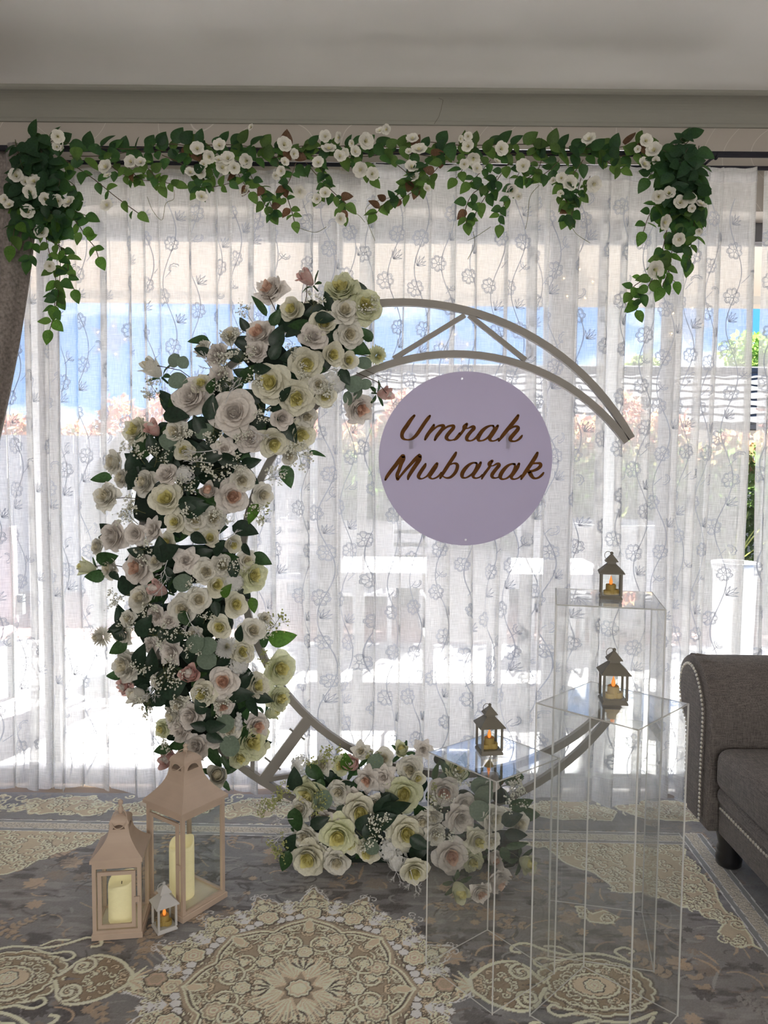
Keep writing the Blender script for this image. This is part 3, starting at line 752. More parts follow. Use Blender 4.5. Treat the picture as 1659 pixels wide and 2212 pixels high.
# star-shaped fairy lights in the window, behind the sheer
M['starglass'] = clear('star_plastic', (.93,.93,.93), 1.5, .05, .12)
M['led'] = solid('led_warm', (1,.75,.4), .5, .02, 5, emit=(1,.62,.22,1.6))
M['wire'] = solid('clear_wire', (.55,.55,.53), .4, .05, 20)
def star(px, py, rpx, rot, top, label):
    Y = 3.18; p = P(px, py, Y); R = rpx/FPX*Y
    t = thing('star_light', label, 'star light', p, group='clear star lights in the window')
    pts = [(R*(1 if k%2==0 else .42)*sin(rot+k*pi/5), R*(1 if k%2==0 else .42)*cos(rot+k*pi/5)) for k in range(10)]
    mb = MB(); mb.add([(x,0,z) for x,z in pts]+[(0,-.018,0),(0,.018,0)], [(k,(k+1)%10,10) for k in range(10)]+[((k+1)%10,k,11) for k in range(10)])
    obj('star_body', mb, M['starglass'], t)
    obj('rim', MB().tube([(x,0,z) for x,z in pts], .0016, 5, closed=True), M['starglass'], t)
    for k in (0,2,4,6,8):
        x, z = pts[k]; obj('bulb', MB().ico((x*.62,0,z*.62), .0035), M['led'], t)
    obj('hanging_wire', MB().tube([(0,0,R*.9),(.004,0,(R+top-p.z)/2),(0,0,top-p.z)], .0009, 4), M['wire'], t)
star(1482, 700, 58, .35, 2.37, 'clear star light glowing warm beside the door handle')
star(1248, 615, 52, .1, 2.37, 'clear star light high up above the tip of the arch')
star(982, 752, 46, .0, 2.37, 'clear star light between the arch bars above the sign')
star(238, 735, 50, .25, 2.37, 'clear star light over blue sky beneath the leafy bunch')

# ---------------------------------------------------------------- the garden outside
M['deck'] = solid('deck_timber', (.50,.485,.47), .7, .2, 9, c2=(.33,.315,.305))
M['soffit'] = solid('soffit_paint', (.56,.50,.41), .8, .03, 2)
M['fence'] = solid('fence_paint', (.52,.53,.51), .8, .06, 4)
M['tile'] = solid('concrete_tile', (.075,.073,.073), .95, .15, 12, spec=.05)
M['brick'] = solid('house_render', (.46,.42,.38), .9, .1, 6)
M['whiteplastic'] = solid('white_plastic', (.44,.44,.45), .45, .04, 6)
M['pot'] = solid('white_pot', (.5,.5,.49), .6, .08, 6)
M['umbrella'] = solid('umbrella_cloth', (.22,.24,.235), .9, .15, 20)
M['pinkcloth'] = solid('pink_cushion', (.62,.48,.50), .9, .1, 20)
M['soil'] = solid('garden_soil', (.20,.15,.11), .95, .3, 20)
M['paver'] = solid('brick_paver', (.46,.27,.21), .85, .25, 8, c2=(.33,.19,.15))
struct('ground', MB().box(-14, 16, 3.36, 40, -.30, -.14), M['soil'])
dk = thing('deck_floor', 'timber deck outside the glass doors', 'deck', (0, 3.4, -.06)); dk['kind'] = 'structure'
pm = MB().box(-3.4, 3.8, 0, .132, -.03, 0).mesh('deck_plank', mat=M['deck'])
for k in range(19): obj('plank', pm, None, dk, (0, k*.14, 0))
pv = thing('paved_court', 'red brick paving beyond the deck', 'paving', (0, 6.1, -.10)); pv['kind'] = 'structure'
pvm = MB().box(0, .44, 0, .21, -.04, 0).mesh('paver_block', mat=M['paver'])
for k in range(11):
    for j in range(17): obj('paver', pvm, None, pv, (-3.5+j*.45-(.22 if k%2 else 0), k*.22, rnd.uniform(-.004,.004)))
struct('patio_ceiling', MB().box(-4.5, 5.5, 3.34, 6.4, 2.74, 2.80), M['soffit'])
struct('patio_beam', MB().box(-4.5, 5.5, 6.22, 6.40, 2.675, 2.80), M['soffit'])
struct('patio_roof', MB().box(-4.5, 5.5, 3.2, 6.6, 2.84, 2.92), M['tile'])
po = obj('patio_post', MB().box(1.80,1.92,6.25,6.37,-.1,2.675), M['fence'], bevel=.004); po['kind'] = 'structure'
po = obj('patio_post', MB().box(-2.92,-2.80,6.25,6.37,-.1,2.675), M['fence'], bevel=.004); po['kind'] = 'structure'
# fence panels: palings on rails
fn = thing('garden_fence', 'pale grey paling fence behind the garden furniture', 'fence', (0, 8.72, -.14))
pal = MB().box(0,.145,0,.02,0,1.80).mesh('paling', mat=M['fence'])
for k in range(62): obj('paling', pal, None, fn, (-4.6+k*.152, 0, 0))
for z in (.3, 1.25): obj('rail', MB().box(-4.6,4.85,.02,.06,z,z+.07), M['fence'], fn)
# neighbour's house
nh = thing('neighbour_house', 'neighbouring house with a grey tiled roof behind the hedge', 'house', (0, 10, -.14))
obj('wall', MB().box(-.6, 9.5, .35, 4, 0, 2.05), M['brick'], nh)
rf = obj('roof', MB().add([(-.8,0,2.06),(9.7,0,2.06),(9.7,2.2,2.98),(-.8,2.2,2.98),(-.8,0,2.0),(9.7,0,2.0),(9.7,4.4,2.0),(-.8,4.4,2.0)], [(0,1,2,3),(4,5,1,0),(3,2,6,7),(0,3,7,4),(1,5,6,2),(4,7,6,5)]), M['tile'], nh)
tmb = MB(); rows = []
for k in range(2):
    rows.append([(.36*j/12, .34*k, .009*sin(2*pi*j/12)+.034-.02*k) for j in range(13)])
tmb.grid(rows); tmb.add([(.36*j/12,0,.009*sin(2*pi*j/12)+.034) for j in range(13)]+[(.36*j/12,.0,.009*sin(2*pi*j/12)+.006) for j in range(13)], [(j,13+j,14+j,j+1) for j in range(12)])
tme = tmb.mesh('roof_tile', True, M['tile']); sl = atan2(.92, 2.2)
for k in range(7):
    for j in range(29):
        o = obj('tile', tme, None, rf, (-.8+.36*j+(.0 if k%2 else .0), .30*cos(sl)*k*1.13, 2.06+.30*sin(sl)*k*1.13)); o.rotation_euler = (sl, 0, 0)
obj('ridge_cap', MB().tube([(-.8,2.2,3.0),(9.7,2.2,3.0)], .09, 8), M['tile'], nh)
# foliage
def leafcloud(name, pts_fn, n, size, cols, seed, parent=None, up=.3):
    r = np.random.RandomState(seed); V = np.empty((n,4,3)); Cc = np.empty((n,3)); pts = pts_fn(r, n)
    ax = r.normal(size=(n,3)); ax[:,2] += up; ax /= np.linalg.norm(ax,axis=1)[:,None]; bx = np.cross(ax, r.normal(size=(n,3))); bx /= np.linalg.norm(bx,axis=1)[:,None]
    s = size*r.uniform(.6,1.3,(n,1)); V[:,0] = pts; V[:,1] = pts+ax*s*.5+bx*s*.28; V[:,2] = pts+ax*s; V[:,3] = pts+ax*s*.5-bx*s*.28
    me = bpy.data.meshes.new(name); me.from_pydata(V.reshape(-1,3).tolist(), [], np.arange(n*4).reshape(n,4).tolist()); me.update()
    at = me.color_attributes.new('leafcol','FLOAT_COLOR','POINT'); c = cols(r, pts); full = np.ones((n*4,4)); full[:,:3] = np.repeat(c,4,0)*r.uniform(.7,1.25,(n,1)).repeat(4,0); at.data.foreach_set('color', full.ravel())
    o = obj(name, me, M['leafcloud'], parent); o['kind'] = 'stuff'; return o
m, nt, n, l, out = new_mat('leaf_cloud'); at = n.new('ShaderNodeVertexColor'); at.layer_name = 'leafcol'
df = n.new('ShaderNodeBsdfDiffuse'); tl = n.new('ShaderNodeBsdfTranslucent'); mx = n.new('ShaderNodeMixShader'); mx.inputs[0].default_value = .4
l.new(at.outputs[0], df.inputs[0]); l.new(at.outputs[0], tl.inputs[0]); l.new(df.outputs[0], mx.inputs[1]); l.new(tl.outputs[0], mx.inputs[2]); l.new(mx.outputs[0], out.inputs[0]); M['leafcloud'] = m
M['bark'] = solid('bark', (.16,.12,.09), .9, .3, 20)
def hedge(name, label, x0, x1, y, h, n, redh, seed):
    t = thing(name, label, 'hedge', ((x0+x1)/2, y, -.12)); w = (x1-x0)/2
    def pf(r, n):
        u = r.uniform(-w,w,n); hh = h*(.90+.10*np.sin(u*3+seed)+.06*np.sin(u*11)); z = hh*(1-r.rand(n)**1.6*.98); return np.c_[u, r.normal(0,.16,n), z]
    def cf(r, p):
        k = np.clip((p[:,2]-redh+r.normal(0,.12,len(p)))/.35,0,1)[:,None]; g = np.array((.10,.16,.045)); rd = np.where(r.rand(len(p),1)<.6, np.array((.52,.20,.14)), np.array((.50,.33,.18))); return g*(1-k)+rd*k
    leafcloud('foliage', pf, n, .10, cf, seed, t)
    for k in range(max(3,int(w*2.5))):
        x = -w+.2+k*.8
        if x < w: obj('stem', MB().tube([(x,0,0),(x+.03,.02,h*.5),(x-.02,0,h*.8)], [.02,.014,.006], 6), M['bark'], t)
hedge('red_tip_hedge', 'red-tipped photinia hedge along the fence beyond the patio', -.6, 5.2, 8.0, 2.12, 16000, 1.55, 1)
hedge('russet_hedge', 'low russet autumn hedge under the blue sky on the umbrella side', -5.0, -.8, 9.55, 2.2, 9000, 1.5, 2)
def tree(name, label, x, y, h, cr, ch, n, seed, c0, c1):
    t = thing(name, label, 'tree', (x, y, -.14), group='trees beyond the neighbouring roof')
    obj('trunk', MB().tube([(0,0,0),(.05,0,h*.4),(-.03,.02,h*.7)], [.11,.08,.03], 8), M['bark'], t)
    def pf(r, n):
        d = r.normal(size=(n,3)); d /= np.linalg.norm(d,axis=1)[:,None]; q = r.rand(n,1)**.45; lob = 1+.22*np.sin(5*d[:,:1]+seed)+.18*np.sin(7*d[:,2:3]+2*seed)
        return np.c_[d[:,0]*cr, d[:,1]*cr, d[:,2]*ch]*q*lob+np.array((0,0,h))
    leafcloud('crown', pf, n, .16, lambda r, p: np.array(c0)+(np.array(c1)-np.array(c0))*r.rand(len(p),1), seed, t)
tree('garden_tree', 'bright green tree showing through the gap beside the sheer strip', 7.4, 14.6, 3.2, .85, .8, 5200, 5, (.12,.26,.05), (.32,.45,.10))
tree('garden_tree', 'pale green tree behind the tiled roof near the arch tip', 5.0, 15.5, 3.0, .85, .65, 3600, 6, (.14,.24,.06), (.36,.42,.14))
tree('garden_tree', 'leafy green tree behind the tiled roof past the star light', 9.9, 16.4, 3.45, 1.3, 1.1, 5200, 7, (.12,.26,.05), (.34,.47,.12))

# garden furniture
tb = thing('patio_table', 'white rectangular patio table behind the sign', 'table', (.65, 5.3, -.06))
obj('table_top', MB().box(-.95,.85,-.42,.42,.70,.735), M['whiteplastic'], tb, bevel=.006)
obj('apron', MB().box(-.9,.8,-.38,.38,.63,.70), M['whiteplastic'], tb)
for x in (-.85,.72):
    for y in (-.34,.30): obj('leg', MB().box(x,x+.06,y,y+.06,0,.63), M['whiteplastic'], tb)
def pchair(x, y, rz, label):
    t = thing('patio_chair', label, 'chair', (x, y, -.06), rz, 'white patio chairs')
    obj('seat', MB().box(-.24,.24,-.22,.22,.42,.45), M['whiteplastic'], t, bevel=.008)
    rows = [[(-.23+.46*j/8, .22+.10*(k/6)+.02*cos(pi*(j/8-.5)), .45+.50*k/6+(.02*sin(pi*j/8) if k==6 else 0)) for j in range(9)] for k in range(7)]
    bk = obj('backrest', MB().grid(rows), M['whiteplastic'], t, smooth=True); s = bk.modifiers.new('t','SOLIDIFY'); s.thickness = .02
    for a in (-.21,.18):
        for c in (-.2,.17): obj('leg', MB().box(a,a+.035,c,c+.035,0,.42), M['whiteplastic'], t)
    for a in (-.25,.21):
        obj('armrest', MB().tube([(a+.02,-.2,.42),(a+.02,-.2,.64),(a+.02,.25,.66)], .016, 6), M['whiteplastic'], t, smooth=True)
pchair(.47, 4.52, pi, 'white patio chair with its back to the window below the sign')
pchair(1.35, 6.05, 0, 'white patio chair on the far side of the table')
pchair(-.15, 6.0, 0, 'white patio chair at the table end behind the flowers')
bn = thing('garden_bench', 'white slatted garden bench behind the middle of the arch', 'bench', (-.25, 6.9, -.1))
for z in (.62,.74,.86): obj('slat', MB().box(-.75,.75,.2,.225,z,z+.08), M['whiteplastic'], bn)
for y in (-.2,-.05,.10): obj('slat', MB().box(-.75,.75,y,y+.11,.42,.445), M['whiteplastic'], bn)
for x in (-.72,.66):
    obj('leg', MB().box(x,x+.06,-.2,-.14,0,.42), M['whiteplastic'], bn); obj('leg', MB().box(x,x+.06,.225,.28,0,.96), M['whiteplastic'], bn)
# round planter with spiky plant, white pot
pl = thing('barrel_planter', 'big round pale planter with spiky leaves beyond the tallest plinth', 'planter', (2.05, 6.8, -.1))
obj('barrel', MB().lathe([(.30,0),(.38,.2),(.42,.55),(.43,.93),(.45,.93),(.45,.97),(.40,.97),(.39,.90)], n=24), M['pot'], pl, smooth=True)
obj('soil', MB().lathe([(.001,.90),(.39,.90)], n=24, cap=False), M['soil'], pl)
M['spiky'] = leafy('yucca_leaf', (.42,.45,.12), .4, .5, .2)
def spikes(parent, z, n, L, seed):
    r = random.Random(seed)
    for k in range(n):
        a = r.uniform(0,6.28); e = r.uniform(.5,1.35); l_ = L*r.uniform(.7,1.1); d = Vector((cos(a)*cos(e), sin(a)*cos(e), sin(e))); s = d.cross(Vector((0,0,1))).normalized()*.018
        q = [d*l_*t+Vector((0,0,z-.12*t*t*cos(e)*l_)) for t in (0,.4,.75,1)]
        obj('leaf', MB().grid([[p-s*(1-i/3.2), p+s*(1-i/3.2)] for i, p in enumerate(q)]), M['spiky'], parent)
spikes(pl, .9, 14, .30, 3)
yc = thing('yucca_plant', 'spiky yellow-green yucca in front of the hedge', 'plant', (3.3, 7.2, -.12)); spikes(yc, .55, 18, .62, 9)
obj('stem', MB().tube([(0,0,0),(.02,0,.3),(0,0,.6)], [.05,.045,.04], 8), M['bark'], yc)
wp = thing('white_pot', 'white cylindrical pot on the deck beyond the sofa arm', 'pot', (1.72, 3.95, -.06)); wp.location = (2.2, 4.75, -.06)
obj('vessel', MB().lathe([(.10,0),(.115,.05),(.13,.80),(.14,.80),(.14,.84),(.118,.84),(.115,.76)], n=24), M['pot'], wp, smooth=True)
obj('soil', MB().lathe([(.001,.78),(.117,.78)], n=24, cap=False), M['soil'], wp)
um = thing('folded_umbrella', 'folded grey garden umbrella hanging on the deck beside the flowers', 'umbrella', (-1.68, 4.85, -.06))
obj('pole', MB().tube([(0,0,0),(0,0,1.62)], .02, 8), M['fence'], um, smooth=True)
rows = [[((.03+.24*sin(pi*min(1,q*1.35)/1.6)*(1+.22*cos(6*a)))*cos(a)*(1-q*.25), (.03+.24*sin(pi*min(1,q*1.35)/1.6)*(1+.22*cos(6*a)))*sin(a)*(1-q*.25), 1.58-.98*q-(.10*(1+cos(3*a)) if q == 1 else 0)) for a in np.linspace(0,2*pi,37)] for q in np.linspace(0,1,12)]
obj('canopy', MB().grid(rows), M['umbrella'], um, smooth=True)
obj('foot', MB().lathe([(.24,0),(.24,.05),(.05,.08),(.04,.25)], n=20), M['umbrella'], um, smooth=True)
sc_ = thing('cushioned_chair', 'outdoor chair with a pink scalloped cushion behind the lowest drape fold', 'chair', (-2.45, 4.35, -.06))
pb = MB(); rows = [[(-.22+.44*j/16, .2, .45+.55*k/5+(.03*cos(2*pi*j/16)+.01 if k==5 else 0)) for j in range(17)] for k in range(6)]; pb.grid(rows)
o = obj('back_cushion', pb, M['pinkcloth'], sc_, smooth=True); s = o.modifiers.new('t','SOLIDIFY'); s.thickness = .07
obj('seat', MB().box(-.24,.24,-.25,.2,.40,.46), M['pinkcloth'], sc_, bevel=.02)
for a in (-.22,.18):
    for c in (-.22,.20): obj('leg', MB().box(a,a+.04,c,c+.04,0,.40), M['umbrella'], sc_)
obj('back_rail', MB().box(-.26,.26,.24,.28,.50,.62), M['umbrella'], sc_)
# ---------------------------------------------------------------- crescent arch
M['archpaint'] = solid('arch_paint', (.33,.31,.28), .5, .06, 14)
M['bolt'] = solid('bolt_steel', (.35,.34,.32), .4, .1, 30, metal=.7)
AY = 2.82
def arcfit(pts):
    q = np.array([[P(x, y, AY).x, P(x, y, AY).z] for x, y in pts]); A = np.c_[2*q, np.ones(len(q))]
    s = np.linalg.lstsq(A, (q**2).sum(1), rcond=None)[0]; return s[0], s[1], sqrt(s[2]+s[0]**2+s[1]**2)
OC = arcfit([(800,650),(880,648),(1000,668),(1100,705),(1170,748),(1250,815),(1310,875),(1365,942),(510,1645),(575,1690),(640,1722),(1130,1705),(1215,1655),(1340,1530)])
IC = arcfit([(790,805),(900,772),(1000,768),(1135,797),(1250,860),(1360,945),(605,1478),(665,1550),(760,1615),(1180,1620),(1320,1525),(528,1130)])
arch = thing('moon_arch', 'crescent-shaped metal backdrop arch standing before the curtains', 'arch', (OC[0], AY, 0))
def bar(name, pts, w=.026, d=.022, mat='archpaint', parent=arch):
    """flat rectangular section swept in the arch plane; pts in world x,z"""
    pts = [Vector((p[0], p[1])) for p in pts]; rings = []
    for i, p in enumerate(pts):
        t = (pts[min(i+1,len(pts)-1)]-pts[max(i-1,0)]).normalized(); n_ = Vector((-t.y, t.x))*w/2
        a, b_ = p+n_, p-n_
        rings.append([(a.x-OC[0], -d/2, a.y),(b_.x-OC[0], -d/2, b_.y),(b_.x-OC[0], d/2, b_.y),(a.x-OC[0], d/2, a.y)])
    return obj(name, MB().loft(rings), M[mat], parent)
def arc(c, a0, a1, n=60): return [(c[0]+c[2]*cos(a), c[1]+c[2]*sin(a)) for a in np.linspace(a0, a1, n)]
T1, T2 = P(1366,945,AY), P(1346,1528,AY)
def ang(c, p): return atan2(p.z-c[1], p.x-c[0])
bar('outer_hoop', arc(OC, ang(OC,T1), ang(OC,T2)+2*pi, 90))
bar('inner_hoop', arc(IC, ang(IC,T1), ang(IC,T2)+2*pi, 80))
def wz(x, y): p = P(x, y, AY); return (p.x, p.z)
bar('strut', [wz(1004,681), wz(850,775)], .018, .016); bar('strut', [wz(1013,681), wz(1135,778)], .018, .016)
bar('strut', [wz(668,1550), wz(571,1682)], .040, .026); bar('strut', [wz(545,1625), wz(546,1668)], .015, .015); bar('strut', [wz(575,1684), wz(642,1672)], .017, .016)
for x, y in ((632,1578),(652,1592),(578,1640),(600,1657)):
    p = P(x, y, AY); dv = Vector((.78,0,-.62))
    obj('bolt', MB().tube([Vector((p.x-OC[0],-.004,p.z))-dv*.014, Vector((p.x-OC[0],-.004,p.z))+dv*.014], .004, 6), M['bolt'], arch)
for x in (-.32, .32):                                     # flat feet so that the hoop stands
    obj('foot', MB().box(x-.02, x+.02, -.24, .16, .0, .008), M['archpaint'], arch)
    q = OC[1]-sqrt(OC[2]**2-x*x); obj('foot_post', MB().box(x-.012, x+.012, -.012, .012, .0, q+.01), M['archpaint'], arch)

# ---------------------------------------------------------------- round sign
m, nt, n, l, out = new_mat('lavender_acrylic')
b = n.new('ShaderNodeBsdfPrincipled'); b.inputs['Base Color'].default_value = (.48,.44,.60,1); b.inputs['Roughness'].default_value = .35; b.inputs['Specular IOR Level'].default_value = .3
t_ = n.new('ShaderNodeBsdfTranslucent'); t_.inputs['Color'].default_value = (.44,.39,.55,1)
mx = n.new('ShaderNodeMixShader'); mx.inputs[0].default_value = .30; l.new(b.outputs[0], mx.inputs[1]); l.new(t_.outputs[0], mx.inputs[2]); l.new(mx.outputs[0], out.inputs[0]); M['acryl'] = m
M['gold'] = solid('bronze_lettering', (.17,.068,.012), .7, .25, 40, metal=.0, spec=.15, c2=(.10,.040,.010))
M['edge'] = None
SY = 2.775; sc_ = P(1005.5, 991.5, SY); SR = 187*SY/FPX*1.0
sign = thing('round_sign', 'round lavender acrylic sign with bronze script lettering hung inside the arch', 'sign', sc_)
h1, h2 = P(998,818,SY)-sc_, P(1006,1166,SY)-sc_
def disc_with_holes():
    bm = bmesh.new(); N = 96
    loops = []
    for c, r_, k in (((0,0),SR,N),((h1.x,h1.z),.0042,10),((h2.x,h2.z),.0042,10)):
        vs = [bm.verts.new((c[0]+r_*cos(2*pi*i/k), 0, c[1]+r_*sin(2*pi*i/k))) for i in range(k)]
        loops += [bm.edges.new((vs[i], vs[(i+1)%k])) for i in range(k)]
    bmesh.ops.triangle_fill(bm, edges=loops, use_beauty=True, use_dissolve=False)
    bmesh.ops.recalc_face_normals(bm, faces=bm.faces)
    me = bpy.data.meshes.new('disc'); bm.to_mesh(me); bm.free(); return me
o = obj('disc', disc_with_holes(), M['acryl'], sign)
def catmull(pts, k=6):
    pts = [np.array(p, float) for p in pts]; out = []
    for i in range(len(pts)-1):
        p0, p1, p2, p3 = pts[max(i-1,0)], pts[i], pts[i+1], pts[min(i+2,len(pts)-1)]
        for t in np.arange(k)/k:
            out.append(.5*((2*p1)+(-p0+p2)*t+(2*p0-5*p1+4*p2-p3)*t*t+(-p0+3*p1-3*p2+p3)*t**3))
    out.append(pts[-1]); return out
LET = {
 'a': {'U': ["690,165,45 620,250,65 540,370,75 470,470,72 445,545,66 455,600,60 490,632,40 550,645,28 610,640,35 670,610,50 740,540,62 830,410,65 910,290,65 970,210,60 1000,170,40"],
  'm': ["1080,350,40 1060,390,55 1000,480,62 940,570,62 905,640,40","985,540,20 1060,450,35 1150,380,35 1230,360,45 1270,370,60 1260,410,62 1210,480,66 1140,570,62 1100,648,42","1180,540,20 1260,450,35 1350,385,38 1430,365,42 1470,375,60 1460,420,64 1400,490,66 1345,560,66 1330,610,64 1370,650,40 1430,655,25 1490,635,28 1530,600,40 1600,520,50"],
  'M': ["115,1440,40 150,1370,58 230,1260,65 320,1150,70 400,1040,72 455,965,60","470,970,70 470,1030,75 430,1120,70 390,1240,65 350,1340,65 360,1425,60","365,1430,40 420,1360,40 520,1240,50 620,1130,55 720,1020,65 790,950,50","805,970,60 790,1040,75 720,1150,72 640,1270,68 580,1370,60 565,1430,35"],
  'u': ["915,1125,35 895,1170,60 840,1250,66 790,1330,68 775,1380,64 800,1415,40 850,1418,25 910,1390,28 960,1350,35 1060,1220,50 1120,1140,50 1140,1110,35","1145,1120,45 1120,1180,62 1060,1270,66 1005,1350,66 1000,1390,50 1040,1420,28 1100,1410,28 1170,1370,35 1230,1300,35"],
  'b': ["1520,900,40 1490,960,60 1410,1080,64 1320,1220,64 1250,1330,58 1205,1410,35","1410,1140,25 1470,1115,30 1530,1125,50 1550,1170,60 1530,1250,60 1480,1330,55 1410,1390,45 1340,1405,32 1280,1385,25 1240,1350,25"]},
 'b': {'r': ["-75,590,18 -30,560,38 30,490,45 90,410,45 115,350,75 150,300,45","100,385,25 170,375,20 230,350,35 270,350,55 275,380,60 230,430,55 180,490,58 150,545,58 160,585,45 205,600,25 260,585,28 320,540,35 360,480,30"],
  'a': ["625,330,30 570,330,30 500,360,45 430,420,60 380,490,66 355,545,66 365,590,45 410,598,25 470,580,30 540,530,35 600,450,40 640,380,35 625,335,30","705,330,40 670,390,55 610,480,60 565,545,60 570,585,45 610,603,25 670,590,25 720,560,30"],
  'h': ["1070,145,40 1040,200,60 960,300,62 870,410,62 790,510,55 725,600,30","800,500,25 870,420,35 960,360,35 1030,340,35 1070,360,50 1060,400,60 1010,460,62 950,530,64 930,575,60 960,605,35 1020,605,28 1080,575,35 1120,535,38 1140,505,25"],
  'a2': ["320,995,30 260,995,30 190,1030,45 120,1100,60 75,1170,64 65,1220,60 80,1255,40 130,1262,25 190,1235,30 260,1180,35 320,1080,38 330,1010,32 300,993,28","400,990,40 370,1050,55 310,1140,60 265,1210,58 275,1255,40 320,1268,25 380,1250,25 430,1210,30"],
  'r2': ["420,1280,25 460,1200,45 520,1120,42 560,1060,45 560,1010,70 605,960,45","555,1050,25 620,1045,20 680,1015,35 720,1015,50 725,1045,58 680,1100,55 625,1170,58 600,1220,56 620,1258,40 670,1265,22 720,1250,22"],
  'a3': ["1010,1015,30 950,1015,30 880,1050,45 810,1120,60 765,1190,64 750,1240,60 770,1280,38 820,1285,25 880,1262,30 950,1200,35 1000,1110,38 1015,1040,32 985,1012,28","1085,1010,40 1060,1070,55 1000,1160,60 950,1230,58 960,1275,40 1005,1285,25 1070,1265,25 1130,1220,30"],
  'k': ["1415,815,40 1385,880,60 1310,1000,62 1220,1130,60 1160,1220,50 1125,1285,30","1250,1060,25 1330,1010,30 1420,1000,35 1465,1010,50 1470,1050,55 1420,1100,50 1340,1135,40 1270,1150,40","1270,1150,60 1300,1210,62 1340,1260,45 1390,1272,30 1450,1250,35 1500,1205,38 1525,1170,25"]}}
for zk, (ox, sc) in {'a': (820, 9.217), 'b': (990, 8.295)}.items():
    for ch, strokes in LET[zk].items():
        mb = MB()
        for si, s in enumerate(strokes):
            pts = [tuple(map(float, q.split(','))) for q in s.split()]
            pts = catmull(pts, 5)
            front, L, R = -.0042-.00015*si, [], []
            W3 = []
            for x, y, w in pts:
                p = P(ox+x/sc, 880+y/sc, SY)-sc_; W3.append((p.x, p.z, w/sc*SY/FPX/2*1.12))
            N = len(W3); a_, b_ = [], []
            for i in range(N):
                tx, tz = W3[min(i+1,N-1)][0]-W3[max(i-1,0)][0], W3[min(i+1,N-1)][1]-W3[max(i-1,0)][1]; q = hypot(tx, tz) or 1
                nx, nz_ = -tz/q, tx/q; w = W3[i][2]
                a_.append((W3[i][0]+nx*w, W3[i][1]+nz_*w)); b_.append((W3[i][0]-nx*w, W3[i][1]-nz_*w))
            vs = [(x, front, z) for x, z in a_]+[(x, front, z) for x, z in b_]+[(x, -.0005, z) for x, z in a_]+[(x, -.0005, z) for x, z in b_]
            fs = []
            for i in range(N-1):
                fs += [(i, i+1, N+i+1, N+i), (i, 2*N+i, 2*N+i+1, i+1), (N+i, N+i+1, 3*N+i+1, 3*N+i)]
            mb.add(vs, fs)
            for e in (0, N-1):           # round ends
                x, z, w = W3[e]; k = 12
                mb.add([(x+w*cos(2*pi*j/k), front, z+w*sin(2*pi*j/k)) for j in range(k)]+[(x+w*cos(2*pi*j/k), -.0005, z+w*sin(2*pi*j/k)) for j in range(k)],
                       [tuple(range(k))]+[(j, k+j, k+(j+1)%k, (j+1)%k) for j in range(k)])
        obj('letter', mb, M['gold'], sign)
for x, y in ((888,958),(1097,957)):
    p = P(x, y, SY)-sc_; obj('backing_tab', MB().box(p.x-.007, p.x+.007, .001, .006, p.z-.02, p.z+.035), M['bolt'], sign)
ih = IC[1]+sqrt(IC[2]**2-(sc_.x+h1.x-IC[0])**2)
obj('hanging_line', MB().tube([(h1.x,.0,h1.z),(h1.x,(AY-SY)*.5,(h1.z+ih-sc_.z)/2),(h1.x,AY-SY,ih-sc_.z)], .0006, 4), M['wire'], sign)

# ---------------------------------------------------------------- clear acrylic plinths
M['acrylic'] = clear('clear_acrylic', (.975,.98,.975), 1.40, .0, .035, (.85,.87,.87))
M['acrylic_top'] = clear('clear_acrylic_top', (.97,.975,.975), 2.4, .0, .03, (.9,.9,.9))
M['acrylic_edge'] = clear('acrylic_edge', (.95,.96,.95), 1.5, .1, .62, (.95,.95,.92))
def plinth(label, corners, h):
    """corners: floor corner points in order"""
    c = sum((Vector(p) for p in corners), Vector())/4; c.z = 0
    t = thing('acrylic_plinth', label, 'plinth', c, group='clear acrylic plinths')
    q = [Vector(p)-c for p in corners]; e = .0035
    for i in range(4):
        a, b_ = q[i], q[(i+1)%4]; inn = -((a+b_)/2).normalized()*.004
        mb = MB(); vs = [(p.x, p.y, z) for z in (.004, h-.004) for p in (a+(b_-a).normalized()*e, b_-(b_-a).normalized()*e)]
        mb.add(vs, [(0,1,3,2)])
        obj('side_panel', mb, M['acrylic'], t)
        obj('edge', MB().box(a.x-e/2,a.x+e/2,a.y-e/2,a.y+e/2,0,h), M['acrylic_edge'], t)
        for z, nm in ((h-e/2,'edge'),(e/2+.0006,'edge')):
            obj(nm, MB().tube([(a.x,a.y,z),(b_.x,b_.y,z)], e/2, 4), M['acrylic_edge'], t)
    k = .985
    mb = MB(); mb.loft([[(p.x*k,p.y*k,h-.004) for p in q],[(p.x*k,p.y*k,h) for p in q]]); obj('top_panel', mb, M['acrylic_top'], t)
    return t, c
def square(c, d, side):
    d = Vector((d[0], d[1], 0)).normalized()*side/2; n_ = Vector((-d.y, d.x, 0)); c = Vector((c[0], c[1], 0)); return [c-d-n_, c+d-n_, c+d+n_, c-d+n_]
plinth('low clear acrylic plinth in front of the floor flowers', square((.300,2.006), (.186,.152), .246), .60)
plinth('middle-height clear acrylic plinth nearest the sofa', square((.562,1.831), (.190,-.186), .263), .80)
plinth('tallest clear acrylic plinth behind the other two', square((.640,2.168), (.281,-.062), .282), 1.00)

